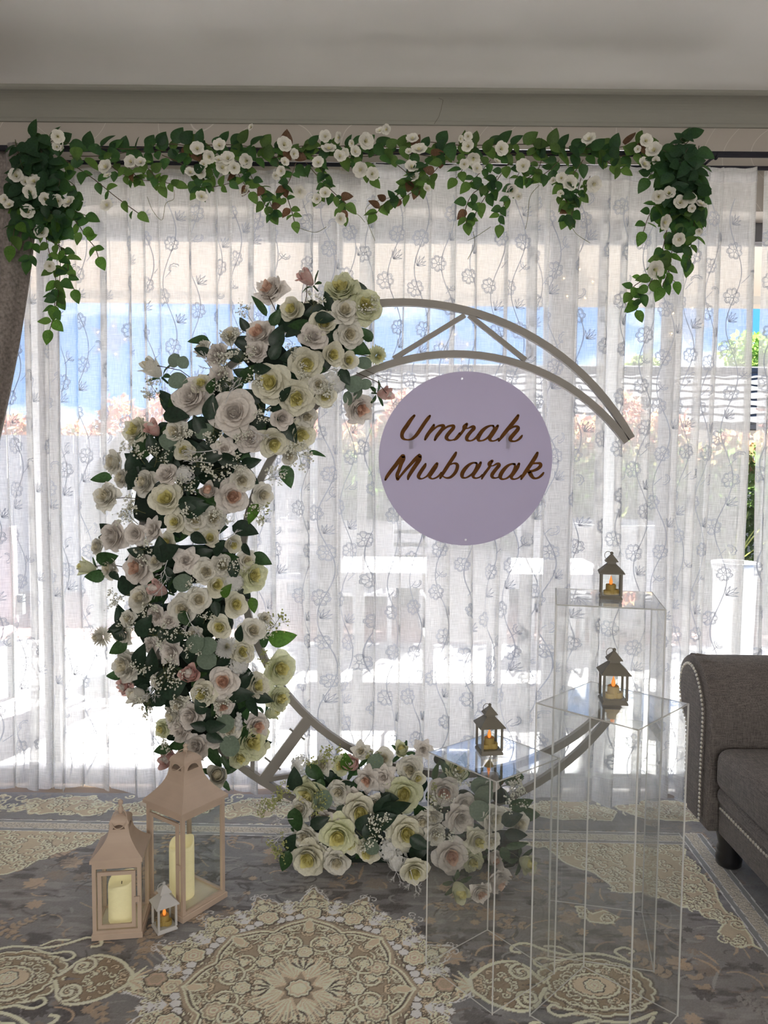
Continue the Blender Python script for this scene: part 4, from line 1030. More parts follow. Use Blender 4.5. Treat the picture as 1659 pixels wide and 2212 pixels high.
# ---------------------------------------------------------------- lanterns and candles
M['taupe'] = solid('mini_lantern_paint', (.19,.175,.14), .55, .08, 20)
M['whitepaint'] = solid('white_lantern_paint', (.62,.61,.60), .5, .05, 20)
M['creampaint'] = solid('cream_lantern_paint', (.60,.47,.37), .55, .05, 14)
M['creaminside'] = solid('cream_lantern_floor', (.74,.68,.55), .6, .05, 14)
M['ledwax'] = leafy('mini_candle_wax', (.66,.47,.15), .30, .45, .08, 20)
M['flame'] = solid('led_flame', (.85,.26,.05), .4, .03, 8, emit=(1,.27,.04,.10))
M['wax'] = solid('pillar_wax', (.90,.84,.58), .45, .05, 12, emit=(1,.84,.42,.022))
M['wick'] = solid('wick', (.03,.03,.03), .9, .1, 20)
M['lantglass'] = clear('lantern_glass', (.95,.97,.95), 1.35)
def sq(s, z): return [(-s,-s,z),(s,-s,z),(s,s,z),(-s,s,z)]
def mini_lantern(loc, rz, label, mat, H=.136, w=.058):
    t = thing('mini_lantern', label, 'lantern', loc, rz, 'mini lanterns')
    k = H/.136; s = w/2
    obj('base', MB().loft([sq(s*1.06,0), sq(s*1.06,.004*k), sq(s*.96,.009*k), sq(s*.96,.011*k)]), M[mat], t)
    for a in (-1,1):
        for c in (-1,1): obj('post', MB().box(a*s*.93-.0028*k, a*s*.93+.0028*k, c*s*.93-.0028*k, c*s*.93+.0028*k, .011*k, .074*k), M[mat], t)
    obj('top_rail', MB().loft([sq(s*.96,.071*k), sq(s*.96,.075*k)]), M[mat], t)
    r_ = MB(); r_.loft([sq(s*1.22,.073*k), sq(s*1.22,.0755*k), sq(s*.42,.099*k), sq(s*.42,.105*k)]); obj('roof', r_, M[mat], t)
    obj('cupola', MB().loft([sq(s*.62,.105*k), sq(s*.62,.107*k), sq(s*.12,.125*k)]), M[mat], t)
    obj('finial', MB().ball((0,0,.129*k), .0046*k, 8, 6), M[mat], t, smooth=True)
    obj('ring', MB().tube([(.011*k*(cos(a)-1)*.9, -.004*k, .129*k+.011*k*sin(a)-.006*k) for a in np.linspace(0,2*pi,17)[:-1]], .0009*k, 5, closed=True), M[mat], t, smooth=True)
    for a in range(4):
        g = obj('pane', MB().add([(-s*.85,-s*.93,.011*k),(s*.85,-s*.93,.011*k),(s*.85,-s*.93,.072*k),(-s*.85,-s*.93,.072*k)], [(0,1,2,3)]), M['lantglass'], t); g.rotation_euler = (0,0,a*pi/2)
    return t
def led_candle(loc, label, k=1.0):
    t = thing('led_candle', label, 'candle', loc, group='small flameless candles')
    def tier(r_, h, cx, cy, nm): 
        pr = [(r_*.98,0),(r_,.002),(r_,h-.002),(r_*.9,h),(r_*.72,h-.001),(r_*.6,h-.004)]
        return obj(nm, MB().lathe([(a*k,b*k) for a,b in pr], (cx*k,cy*k,0), 18), M['ledwax'], t, smooth=True)
    tier(.0135,.028,0,0,'wax_column'); tier(.012,.012,-.009,-.004,'wax_drip'); tier(.012,.014,.010,-.002,'wax_drip'); tier(.012,.010,.001,.009,'wax_drip')
    obj('flame', MB().lathe([(a*k,b*k) for a,b in ((.0028,.026),(.0045,.030),(.0050,.034),(.0040,.039),(.0022,.045),(.0006,.051))], n=10), M['flame'], t, smooth=True)
    return t
for (x, y, z, rz, lb, lc) in ((.650,2.165,1.0,-.22,'taupe mini lantern on the tallest plinth','small flameless candle inside the lantern on the tallest plinth'),
                          (.291,2.030,.6,.16,'taupe mini lantern on the low plinth','small flameless candle inside the lantern on the low plinth'),
                          (.566,1.842,.8,-.10,'taupe mini lantern on the middle-height plinth','small flameless candle inside the lantern on the middle-height plinth')):
    mini_lantern((x,y,z), rz, lb, 'taupe'); led_candle((x,y,z+.0111), lc, 1.05)
mini_lantern((-.640,2.180,0), .62, 'white mini lantern on the rug between the two big lanterns', 'whitepaint', .143, .056); led_candle((-.640,2.180,.0116), 'small flameless candle inside the white mini lantern on the rug', 1.05)

def big_lantern(label, loc, rz, w, he, hr, hc, ht):
    """w base width; heights: eave, roof shoulder, cupola top, tip"""
    t = thing('candle_lantern', label, 'lantern', loc, rz, 'big cream lanterns'); s = w/2; mt = M['creampaint']
    obj('base', MB().loft([sq(s,0), sq(s,.016), sq(s*.97,.018)]), mt, t)
    obj('floor_plate', MB().loft([sq(s*.86,.0185), sq(s*.86,.021)]), M['creaminside'], t)
    b = .0055
    for a in (-1,1):
        for c in (-1,1): obj('post', MB().box(a*s*.88-b, a*s*.88+b, c*s*.88-b, c*s*.88+b, .018, he-.006), mt, t)
    for k in range(4):
        r1 = obj('rail', MB().box(-s*.88, s*.88, -s*.88-b*.9, -s*.88+b*.9, he-.026, he-.006), mt, t); r1.rotation_euler = (0,0,k*pi/2)
        r2 = obj('rail', MB().box(-s*.88, s*.88, -s*.88-b*.9, -s*.88+b*.9, .018, .027), mt, t); r2.rotation_euler = (0,0,k*pi/2)
        g = obj('pane', MB().add([(-s*.85,-s*.88,.027),(s*.85,-s*.88,.027),(s*.85,-s*.88,he-.026),(-s*.85,-s*.88,he-.026)], [(0,1,2,3)]), M['lantglass'], t); g.rotation_euler = (0,0,k*pi/2)
    # door frame on the front face with a latch
    dr = MB(); x0, z0, z1, th = s*.74, .034, he-.034, .011; y0, y1 = -s*.88-.008, -s*.88-.002
    dr.box(-x0,x0,y0,y1,z0,z0+th); dr.box(-x0,x0,y0,y1,z1-th,z1); dr.box(-x0,-x0+th,y0,y1,z0+th,z1-th); dr.box(x0-th,x0,y0,y1,z0+th,z1-th)
    door = obj('door_frame', dr, mt, t)
    obj('latch', MB().box(x0-.004,x0+.012,y0-.005,y0,(z0+z1)/2-.008,(z0+z1)/2+.008), mt, door)
    # concave roof
    rings = [sq(s*1.03,he-.008), sq(s*1.03,he+.002)]
    for k in range(1, 9):
        q = k/8; rings.append(sq(s*(1.03-.63*(1-(1-q)**1.9)), he+.002+(hr-he)*q))
    obj('roof', MB().loft(rings), mt, t)
    # cupola: four walls, each with a half-moon vent cut out, then a domed cap
    cs, hw = s*.40, hr+(hc-hr)*.45
    for k in range(4):
        r_ = cs*.62; ol = [(-cs,hr),(-r_,hr)]+[(r_*cos(a), hr+r_*.85*sin(a)) for a in np.linspace(pi,0,13)[1:-1]]+[(r_,hr),(cs,hr),(cs*.93,hw),(-cs*.93,hw)]
        wmb = MB(); N = len(ol); wmb.add([(x,-cs*(1-.07*(z-hr)/(hw-hr)),z) for x,z in ol]+[(x,-cs*(1-.07*(z-hr)/(hw-hr))+.0015,z) for x,z in ol], [tuple(range(N)), tuple(range(N,2*N))[::-1]]+[(i,N+i,N+(i+1)%N,(i+1)%N) for i in range(N)])
        o = obj('cupola_wall', wmb, mt, t); o.rotation_euler = (0,0,k*pi/2)
    obj('cupola_cap', MB().loft([sq(cs*.93*cos(a)**.9+.002, hw+(hc-hw)*sin(a)) for a in np.linspace(0,pi/2*.96,8)]), mt, t)
    q = ht-hc
    obj('finial', MB().lathe([(.004,hc-.002),(.007,hc+q*.15),(.0085,hc+q*.32),(.005,hc+q*.5),(.004,hc+q*.55),(.0075,hc+q*.72),(.0075,hc+q*.85),(.001,ht)], n=14), mt, t, smooth=True)
    rr = w*.15
    obj('ring', MB().tube([(rr*sin(a), -.004-(1-cos(a))/2*cs*1.22, hc+q*.3-rr+rr*cos(a)) for a in np.linspace(0,2*pi,29)[:-1]], .0017, 6, closed=True), mt, t, smooth=True)
    return t
def frame_from(near, right, w=None):
    d = right-near; d.z = 0; w = w or d.length; d.normalize(); n_ = Vector((-d.y, d.x, 0)); return near+d*w/2+n_*w/2, atan2(d.y, d.x), w
c1, a1, w1_ = frame_from(G(207.5,2027), G(317.4,2019)); c1 += Vector((-.008,-.014,0))
big_lantern('shorter cream metal lantern with a domed top standing on the rug', (c1.x,c1.y,0), a1, w1_, .236, .304, .342, .385)
nr, rt = G(395,1996), G(491.5,1937)
c2, a2, w2_ = frame_from(nr, rt)
big_lantern('tall cream metal lantern with a half-moon vented top under the flowers', (c2.x,c2.y,0), a2-pi/2, w2_, .334, .430, .478, .505)
def pillar(loc, r_, h, label, slant, ph):
    t = thing('pillar_candle', label, 'candle', loc, group='ivory pillar candles'); n_ = 36
    def rim(a): return h+slant*cos(a-ph)+.004*sin(3*a)
    out_, inn = [], []
    prof = [(r_*.985,0.),(r_,.004)]
    rings = [[(r_*.985*cos(a), r_*.985*sin(a), 0) for a in np.linspace(0,2*pi,n_+1)[:-1]]]
    for f_ in (.05,.5,.92,1.0): rings.append([(r_*(1 if f_<1 else .985)*cos(a), r_*(1 if f_<1 else .985)*sin(a), rim(a)*f_) for a in np.linspace(0,2*pi,n_+1)[:-1]])
    rings.append([(r_*.90*cos(a), r_*.90*sin(a), rim(a)-.001) for a in np.linspace(0,2*pi,n_+1)[:-1]])
    rings.append([(r_*.84*cos(a), r_*.84*sin(a), h*.86) for a in np.linspace(0,2*pi,n_+1)[:-1]])
    obj('wax_body', MB().loft(rings), M['wax'], t, smooth=True)
    obj('wick', MB().tube([(0,0,h*.855),(.001,0,h*.93)], .0012, 5), M['wick'], t)
pillar((c1.x,c1.y,.0211), .0385, .122, 'short ivory pillar candle inside the shorter cream lantern', .013, .9)
pillar((c2.x-.012,c2.y-.008,.0211), .0385, .172, 'tall ivory pillar candle inside the tall cream lantern', .010, 1.1)

# ---------------------------------------------------------------- sofa
def fabric(name, c, c2):
    m, nt, n, l, out = new_mat(name)
    b = n.new('ShaderNodeBsdfPrincipled'); b.inputs['Roughness'].default_value = .95; b.inputs['Sheen Weight'].default_value = .15; b.inputs['Specular IOR Level'].default_value = .2
    tc = n.new('ShaderNodeTexCoord'); acc = None
    for sc in ((60,700,700),(700,60,700),(700,700,60)):
        mp = n.new('ShaderNodeMapping'); mp.inputs['Scale'].default_value = sc; nz = n.new('ShaderNodeTexNoise'); nz.inputs['Scale'].default_value = .55; nz.inputs['Detail'].default_value = 2
        l.new(tc.outputs['Object'], mp.inputs[0]); l.new(mp.outputs[0], nz.inputs['Vector'])
        if acc is None: acc = nz.outputs[0]
        else: a_ = n.new('ShaderNodeMath'); a_.operation = 'ADD'; l.new(acc, a_.inputs[0]); l.new(nz.outputs[0], a_.inputs[1]); acc = a_.outputs[0]
    r_ = n.new('ShaderNodeMapRange'); r_.inputs[1].default_value = 1.2; r_.inputs[2].default_value = 1.8; l.new(acc, r_.inputs[0])
    mx = n.new('ShaderNodeMix'); mx.data_type = 'RGBA'; mx.inputs[6].default_value = (*c2,1); mx.inputs[7].default_value = (*c,1); l.new(r_.outputs[0], mx.inputs[0]); l.new(mx.outputs[2], b.inputs['Base Color'])
    bp = n.new('ShaderNodeBump'); bp.inputs['Strength'].default_value = .3; bp.inputs['Distance'].default_value = .002; l.new(acc, bp.inputs['Height']); l.new(bp.outputs[0], b.inputs['Normal'])
    l.new(b.outputs[0], out.inputs[0]); return m
M['sofa'] = fabric('sofa_chenille', (.24,.215,.20), (.10,.09,.085))
M['stud'] = solid('nickel_stud', (.72,.69,.62), .28, .05, 30, metal=.9)
M['blackwood'] = solid('black_wood', (.012,.012,.014), .3, .1, 20, coat=.4)
sofa = thing('chesterfield_sofa', 'grey chenille scroll-arm sofa with nailhead trim at the picture edge', 'sofa', (1.55, 1.72, 0))
SX, SYc = 1.55, 1.72
def sc_prof(mir=1):
    """arm cross-section in (y,z): y grows outward (towards the window)"""
    return [(.0,.13),(.0,.38),(-.004,.48),(-.002,.545),(.02,.60),(.055,.645),(.10,.682),(.155,.697),(.205,.692),(.245,.672),(.272,.640),(.283,.60),(.278,.555),(.258,.515),(.225,.488),(.198,.470),(.182,.43),(.176,.36),(.174,.25),(.174,.13)]
def arm(yin, sg, nm):
    pr = [(a[0], a[1]) for a in catmull(sc_prof(), 3)]
    x0, x1 = 1.122-SX, 2.02-SX
    rings = [[(x, yin-SYc+sg*y, z) for y, z in pr] for x in (x0, x0+.012, x0+.4, x1)]
    cy, cz = .12, .45
    f = [[(x0-.006, yin-SYc+sg*(cy+(y-cy)*.97), cz+(z-cz)*.985) for y, z in pr]]
    a = obj('arm', MB().loft(f+rings), M['sofa'], sofa, smooth=True)
    # inset scroll panel on the arm front, ringed by studs
    ins = [(cy+(y-cy)*.70+.006, .44+(z-.44)*.90-.004) for y, z in pr]
    obj('front_panel', MB().loft([[(x0-.008, yin-SYc+sg*y, z) for y, z in ins],[(x0-.018, yin-SYc+sg*(cy+(y-cy)*.96), .44+(z-.44)*.985) for y, z in ins],[(x0-.020, yin-SYc+sg*(cy+(y-cy)*.7), .44+(z-.44)*.9) for y, z in ins]]), M['sofa'], a, smooth=False)
    st = MB().lathe([(.0062,0),(.0062,.0012),(.0052,.0034),(.003,.0048),(.0006,.0054)], n=8).mesh('stud', True, M['stud'])
    pp = np.array(ins); dd = np.r_[0, np.cumsum(np.hypot(*np.diff(pp, axis=0).T))]
    for s in np.arange(.0, dd[-1], .0148):
        y, z = np.interp(s, dd, pp[:,0]), np.interp(s, dd, pp[:,1]); cyv, czv = cy, .44
        o = obj('stud', st, None, a, (x0-.0165, yin-SYc+sg*(cy+(y-cy)*1.03), .44+(z-.44)*1.008)); o.rotation_euler = (0,-pi/2,0)
    # gathered pleats over the scroll
    for k in range(9):
        i = int(len(pr)*(.22+.055*k)); y, z = pr[i]
        obj('pleat', MB().tube([(x0-.004, yin-SYc+sg*(cy+(y-cy)*.93), .5+(z-.5)*.95),(x0+.012, yin-SYc+sg*(y+.0), z+.002),(x0+.06, yin-SYc+sg*y, z-.001)], [.004,.006,.002], 6), M['sofa'], a, smooth=True)
    return a
arm(2.545, 1, 'far'); arm(.93, -1, 'near')
def cushion(nm, x0, x1, y0, y1, z0, z1, r_=.04, parent=sofa):
    o = obj(nm, MB().box(x0-SX, x1-SX, y0-SYc, y1-SYc, z0, z1), M['sofa'], parent); b_ = o.modifiers.new('b','BEVEL'); b_.width = r_; b_.segments = 5
    o.data.polygons.foreach_set('use_smooth', [True]*len(o.data.polygons)); return o
ys = [.935, 1.47, 2.005, 2.540]
for k in range(3): cushion('seat_cushion', 1.125, 1.84, ys[k]+.003, ys[k+1]-.003, .285, .435, .045)
cushion('front_roll', 1.135, 1.21, .935, 2.540, .235, .300, .03)
cushion('base_rail', 1.150, 2.0, .935, 2.540, .125, .262, .012)
cushion('back', 1.80, 2.08, .76, 2.72, .13, .74, .07)
for k in range(3): cushion('back_cushion', 1.70, 1.86, ys[k]+.01, ys[k+1]-.01, .43, .78, .06)
st = MB().lathe([(.0062,0),(.0062,.0012),(.0052,.0034),(.003,.0048),(.0006,.0054)], n=8).mesh('stud', True, M['stud'])
for y in np.arange(.95, 2.53, .0165):
    o = obj('stud', st, None, sofa, (1.1495-SX, y-SYc, .222)); o.rotation_euler = (0,-pi/2,0)
for x in (1.205, 1.99):
    for y in (2.565, .90): obj('foot', MB().lathe([(.034,.0),(.042,.008),(.044,.03),(.038,.05),(.042,.06),(.036,.075),(.046,.12),(.048,.135)], (x-SX,y-SYc,0), 20), M['blackwood'], sofa, smooth=True)
# a stray thread hanging from the cornice
M['thread_dark'] = solid('dark_thread', (.12,.10,.08), .9, .1, 20)
tag(obj('stray_thread', MB().tube([P(948,212,3.02),P(957,216,3.02),P(953,236,3.02),P(948,252,3.03),P(938,268,3.05)], .0007, 4), M['thread_dark']), 'thin stray thread curling down from the cornice', 'thread')
# ---------------------------------------------------------------- flowers: shared meshes
def petal_rows(phi, rb, L, tilt0, tilt1, width, wob, r, hb=0.0, nu=6, nv=5, point=0.0, ruff=.05, round_=.28):
    """a petal standing on a circle of radius rb, leaning from tilt0 at its base to tilt1 at its lip"""
    rows = []; rr, h = rb, hb; prev = 0
    prof = []
    for j in range(nv+1):
        v = j/nv; th = tilt0+(tilt1-tilt0)*v**1.4
        if j: rr += L/nv*sin(th); h += L/nv*cos(th)
        prof.append((rr, h, th))
    for j in range(nv+1):
        v = j/nv; R_, H_, th = prof[j]; row = []
        wv = width*(.35+.65*sin(min(1,v*1.15+.12)*pi/2))
        for i in range(nu+1):
            u = -1+2*i/nu
            drop = (round_*u*u-point*max(0,1-abs(u)*1.6))*v**2*L*.6
            rad = max(.01, R_-drop*sin(th)); z = H_-drop*cos(th)
            a = u*wv/max(rad, .30)
            k = ruff*sin(3.1*u+wob)*v**2
            rad2 = rad*(1+.10*u*u*0)+k*cos(th); z2 = z+k*sin(th)*.8+.4*ruff*cos(5*u+wob)*v**3
            row.append((rad2*cos(phi+a), rad2*sin(phi+a), z2))
        rows.append(row)
    return rows
def cup_petal(phi, rb, hb, L, t0, t1, lip, width, r, nu=6, nv=6, ruff=.05, point=0.0, round_=.22, twist=.25):
    """petal: leans t0 at its base, t1 higher up, and its lip rolls over by `lip`"""
    prof = []; rr, h = rb, hb
    for j in range(nv+1):
        v = j/nv; th = t0+(t1-t0)*v+lip*max(0,(v-.72)/.28)**1.5
        if j: rr += L/nv*sin(th); h += L/nv*cos(th)
        prof.append((max(rr,.015), h, th))
    w0, w1 = r.uniform(0,6.28), r.uniform(0,6.28); rows = []
    for j in range(nv+1):
        v = j/nv; R_, H_, th = prof[j]; row = []; wv = width*(.42+.58*sin(min(1,v*1.25+.05)*pi/2))*(1-.22*max(0,(v-.75)/.25)**2)
        for i in range(nu+1):
            u = -1+2*i/nu; drop = (round_*u**4+.10*u*u-point*max(0,1-abs(u)*1.5))*v**2*L
            rad, z = R_-drop*sin(th), H_-drop*cos(th); rad += twist*.12*u*v*L
            k = ruff*v**2.5*(sin(3.3*u+w0)+.6*sin(7*u+w1)); rad += k*cos(th)*.8; z += k*sin(th)+.25*k
            a = phi+u*wv/max(rad,.20); row.append((max(rad,.01)*cos(a), max(rad,.01)*sin(a), z))
        rows.append(row)
    return rows
def rose_mesh(seed, n_out=7, open_=1.0, ruff=.045, point=0.0, n_in=6, n_mid=10):
    r = random.Random(seed); o, h = MB(), MB()
    for i in range(n_in):
        q = i/max(1,n_in-1); h.grid(cup_petal(i*2.25+r.uniform(-.2,.2), .02+.04*q, .12, .50+.05*q, .30+.35*q, -.55+.25*q, .35+.35*q, .20+.12*q, r, 5, 5, ruff*.5, point*.2))
    for i in range(n_mid):
        q = i/max(1,n_mid-1); h_o = h if i < 3 else o
        h_o.grid(cup_petal(i*2.399+1+r.uniform(-.25,.25), .06+.03*q, .08-.05*q, .56+.10*q, (.80+.22*q)*open_, (-.20+.42*q)*open_, (.70+.35*q)*open_, .36+.13*q, r, 6, 6, ruff*.8, point*.7, .12))
    for i in range(n_out):
        q = i/max(1,n_out-1); o.grid(cup_petal(i*2.399+2+r.uniform(-.25,.25), .08, .02-.12*q, .72+.08*q, (1.10+.22*q)*open_, (.45+.55*q)*open_, (.80+.25*q)*open_, .56+.06*q, r, 7, 6, ruff*(1+.5*q), point, .12))
    h.lathe([(.03,.02),(.10,.12),(.10,.34),(.02,.46)], n=8)
    k = sorted(hypot(v[0], v[1]) for v in o.v)[int(len(o.v)*.97)]
    for mb in (o, h): mb.v = [(x/k, y/k, z/k) for x, y, z in mb.v]
    return o, h
def bud_mesh(seed):
    r = random.Random(seed); o, h, c = MB(), MB(), MB()
    h.lathe([(.02,.1),(.22,.3),(.24,.6),(.12,.85),(.02,.92)], n=8)
    for i in range(4): h.grid(cup_petal(i*2.2, .10, .12, .88, .42, -.42+.06*i, .30, .36, r, 5, 5, .03))
    for i in range(6): o.grid(cup_petal(i*2.399, .12, .0, .96-.01*i, .62+.03*i, -.42+.09*i, .35+.08*i, .46, r, 6, 6, .035, .08))
    for i in range(5): c.grid(petal_rows(i*1.2566, .10, .62, .9, 1.6+r.uniform(-.5,.5), .13, 0, r, -.10, 3, 4, .9, .02))
    c.tube([(0,0,-.1),(0,0,-.5)], .05, 6)
    k = .56
    for mb in (o, h, c): mb.v = [(x/k, y/k, z/k-.5) for x, y, z in mb.v]
    return o, h, c
def mum_mesh(seed, n=150):
    r = random.Random(seed); o, h = MB(), MB()
    for i in range(n):
        q = (i+.5)/n; a = i*2.39996; e = pi/2*(1-q*1.25)
        d = Vector((cos(a)*cos(e), sin(a)*cos(e), sin(e))); s = d.cross(Vector((0,0,1))); s = s.normalized() if s.length > 1e-3 else Vector((1,0,0)); u = d.cross(s)
        L = r.uniform(.8,1.05); w = .10
        g = [[d*L*t-s*w*k_+u*.05*t*t, d*L*t+u*(.02+.05*t*t), d*L*t+s*w*k_+u*.05*t*t] for t, k_ in ((.25,.5),(.6,.9),(.85,.8),(1.0,.25))]
        (h if q < .12 else o).grid(g)
    return o, h
def hydrangea_mesh(seed, n=34):
    r = random.Random(seed); o, h = MB(), MB()
    for i in range(n):
        q = (i+.5)/n; a = i*2.39996; e = pi/2*(1-q*1.15); d = Vector((cos(a)*cos(e), sin(a)*cos(e), sin(e)))*r.uniform(.75,.92)
        s = d.cross(Vector((.2,.1,1))).normalized(); u = s.cross(d).normalized(); dn = d.normalized(); sp = r.uniform(0,1.5)
        for k in range(4):
            b_ = sp+k*pi/2; t = s*cos(b_)+u*sin(b_); w = -s*sin(b_)+u*cos(b_)
            o.grid([[d+t*.02-w*.03, d+t*.02+w*.03],[d+t*.14-w*.14+dn*.03, d+t*.14+w*.14+dn*.03],[d+t*.24-w*.11+dn*.05, d+t*.24+w*.11+dn*.05],[d+t*.29-w*.04+dn*.04, d+t*.29+w*.04+dn*.04]])
        h.ico(d+dn*.02, .03)
    return o, h
def blossom_mesh(seed):
    """open five-petalled rambler rose"""
    r = random.Random(seed); o, h = MB(), MB()
    for ring, (k, L, t0, t1, w) in enumerate(((5,.85,.75,1.45,.46),(5,.62,.35,1.0,.34))):
        for i in range(k): o.grid(petal_rows(i*2*pi/k+ring*.6+r.uniform(-.1,.1), .08, L, t0, t1, w, r.uniform(0,6), r, .0, 5, 4, -.12, .07))
    for i in range(12):
        a = i*2.4; q = .05+.10*(i/12); h.tube([(q*cos(a)*.5,q*sin(a)*.5,.05),(q*cos(a)*1.4,q*sin(a)*1.4,.34)], .012, 3); h.ico((q*cos(a)*1.4,q*sin(a)*1.4,.35), .03)
    k_ = max(hypot(v[0], v[1]) for v in o.v)
    for mb in (o, h): mb.v = [(x/k_, y/k_, z/k_) for x, y, z in mb.v]
    return o, h
def leaf_mesh(seed, w=.34, bend=.18, fold=.10, tip=1.0, rnd_=False):
    """leaf along +X, unit length, facing +Z"""
    r = random.Random(seed); rows = []
    for i in range(9):
        u = i/8
        wd = w*(sin(pi*u**.72)**.85 if not rnd_ else sqrt(max(0,1-(2*u-1)**2)))
        z = -bend*u*u; row = []
        for j in range(5):
            q = -1+j/2; row.append((u, q*wd, z+fold*abs(q)*wd*2+.012*sin(9*u+q*2+seed)*abs(q)))
        rows.append(row)
    mb = MB().grid(rows); return mb
def gyp_mesh(seed, n=9, per=7, br=.034):
    r = random.Random(seed); st, bl = MB(), MB()
    st.tube([(0,0,0),(.02,0,.35),(0,.02,.6)], [.014,.010,.006], 4)
    for i in range(n):
        a, z0 = r.uniform(0,6.28), r.uniform(.25,.6); e = r.uniform(.3,1.2); L = r.uniform(.3,.5)
        d = Vector((cos(a)*cos(e), sin(a)*cos(e), sin(e))); q = Vector((0,0,z0))+d*L; st.tube([(0,0,z0), Vector((0,0,z0))+d*L*.5+Vector((0,0,.02)), q], [.006,.005,.004], 3)
        for k in range(per):
            p = q+Vector((r.gauss(0,.075), r.gauss(0,.075), r.gauss(.03,.06))); st.tube([q-d*.06, p], .003, 3, cap=False); bl.ico(p, br*r.uniform(.6,1.3))
    return st, bl
def coral_mesh(seed):
    r = random.Random(seed); mb = MB()
    def br(p, d, L, th, lev):
        q = p+d*L; mb.tube([p, p+d*L*.5+Vector((r.gauss(0,.01),r.gauss(0,.01),0)), q], [th, th*.8, th*.6], 4)
        if lev == 0:
            mb.ico(q, th*1.7); return
        for k in range(3 if lev > 1 else 4):
            t = .4+.6*(k+1)/(3 if lev > 1 else 4); s = (-1)**k; a = r.uniform(.4,.8)*s
            dd = Vector((d.x*cos(a)-d.z*sin(a), d.y+r.gauss(0,.25), d.x*sin(a)+d.z*cos(a))).normalized(); br(p+d*L*t, dd, L*.55, th*.7, lev-1)
    br(Vector((0,0,0)), Vector((0,0,1)), .5, .016, 3); return mb
def stock_mesh(seed):
    r = random.Random(seed); o, h = MB(), MB()
    h.tube([(0,0,-.3),(0,0,1.0)], .02, 5)
    for i in range(16):
        a = i*2.4; z = i/16; R = .30*(1-.5*z); c = Vector((cos(a)*R*.5, sin(a)*R*.5, z)); o.ball(c, R*.62, 8, 5)
    return o, h

M['petal_white'] = leafy('petal_ivory', (.88,.86,.78), .20, .65, .10, 9)
M['petal_cream'] = leafy('petal_cream', (.88,.86,.72), .20, .65, .10, 9)
M['petal_green'] = leafy('petal_greenish', (.82,.84,.60), .28, .65, .10, 9)
M['petal_blush'] = leafy('petal_blush', (.88,.83,.78), .20, .65, .10, 9)
M['petal_pink'] = leafy('petal_pink', (.82,.47,.44), .22, .65, .12, 9, c2=(.84,.66,.60))
M['heart_yellow'] = leafy('heart_yellow', (.85,.80,.38), .22, .65, .10, 9)
M['heart_cream'] = leafy('heart_cream', (.85,.80,.64), .2, .65, .10, 9)
M['heart_pink'] = leafy('heart_peach', (.85,.60,.47), .22, .65, .10, 9)
M['pure_white'] = leafy('petal_white', (.86,.86,.84), .30, .6, .06, 9)
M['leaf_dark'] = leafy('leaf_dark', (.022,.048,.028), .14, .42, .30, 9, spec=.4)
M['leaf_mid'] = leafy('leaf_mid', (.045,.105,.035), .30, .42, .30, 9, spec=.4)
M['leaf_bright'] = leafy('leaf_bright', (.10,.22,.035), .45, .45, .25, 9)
M['leaf_euc'] = leafy('leaf_eucalyptus', (.20,.27,.20), .25, .6, .15, 9)
M['leaf_gar'] = leafy('leaf_garland', (.030,.075,.038), .34, .5, .35, 9, spec=.3, tcol=(.10,.24,.03))
M['leaf_gar2'] = leafy('leaf_garland_light', (.075,.135,.040), .40, .5, .30, 9, tcol=(.16,.30,.05))
M['leaf_gar3'] = leafy('leaf_garland_red', (.16,.085,.045), .35, .5, .30, 9)
M['stem'] = solid('stem_green', (.075,.085,.035), .6, .2, 20)
M['stem_brown'] = solid('stem_brown', (.10,.065,.04), .7, .2, 20)
M['gypstem'] = solid('gypsophila_stem', (.14,.15,.06), .7, .2, 20)
M['gypball'] = solid('gypsophila_bloom', (.80,.80,.70), .7, .15, 20)
M['yellowberry'] = solid('seed_tips', (.40,.42,.16), .7, .2, 20)
M['coral'] = solid('white_fern', (.70,.70,.70), .6, .05, 20)
M['foam'] = solid('dark_foam', (.015,.028,.018), .9, .3, 30)

def mk(pair, names, mats):
    return [(nm, mb.mesh(nm, True, None), mt) for mb, nm, mt in zip(pair, names, mats)]
def variants(fn, seeds, **k): return [fn(s, **k) for s in seeds]
MESH = {}
def reg(key, lst, nm='rose', sub=('heart',)):
    MESH[key] = [[p.mesh(nm if i == 0 else sub[i-1], True) for i, p in enumerate(v)] for v in lst]
    for v in MESH[key]:
        for me in v: me.materials.append(None)
reg('rose', variants(rose_mesh, (1,2,3,4)))
reg('small', variants(lambda s: rose_mesh(s, 5, .72, .03, 0, 6, 7), (11,12,13)))
reg('star', variants(lambda s: rose_mesh(s, 8, 1.0, .02, .40, 7, 9), (21,22)))
reg('loose', variants(lambda s: rose_mesh(s, 9, 1.0, .09, 0, 7, 12), (31,32,33)))
reg('bud', variants(bud_mesh, (41,42)), 'rosebud', ('inner_petals','calyx'))
reg('mum', variants(mum_mesh, (51,)), 'chrysanthemum')
reg('hyd', variants(hydrangea_mesh, (61,62)), 'hydrangea', ('floret_eyes',))
reg('stock', variants(stock_mesh, (71,)), 'stock_flower', ('stalk',))
reg('blossom', variants(blossom_mesh, (81,82,83)), 'blossom', ('stamens',))
MESH['leaf'] = [leaf_mesh(s, .31, b, .12).mesh('leaf', True) for s, b in ((1,.15),(2,.28),(3,.05))]
MESH['roseleaf'] = [leaf_mesh(s, .36, b, .10).mesh('leaf', True) for s, b in ((4,.12),(5,.25),(6,.02))]
MESH['euc'] = [leaf_mesh(s, .44, b, .05, rnd_=True).mesh('leaf', True) for s, b in ((7,.1),(8,.2))]
MESH['long'] = [leaf_mesh(s, .17, b, .12).mesh('leaf', True) for s, b in ((9,.2),(10,.35))]
for k in ('leaf','roseleaf','euc','long'):
    for me in MESH[k]: me.materials.append(None)
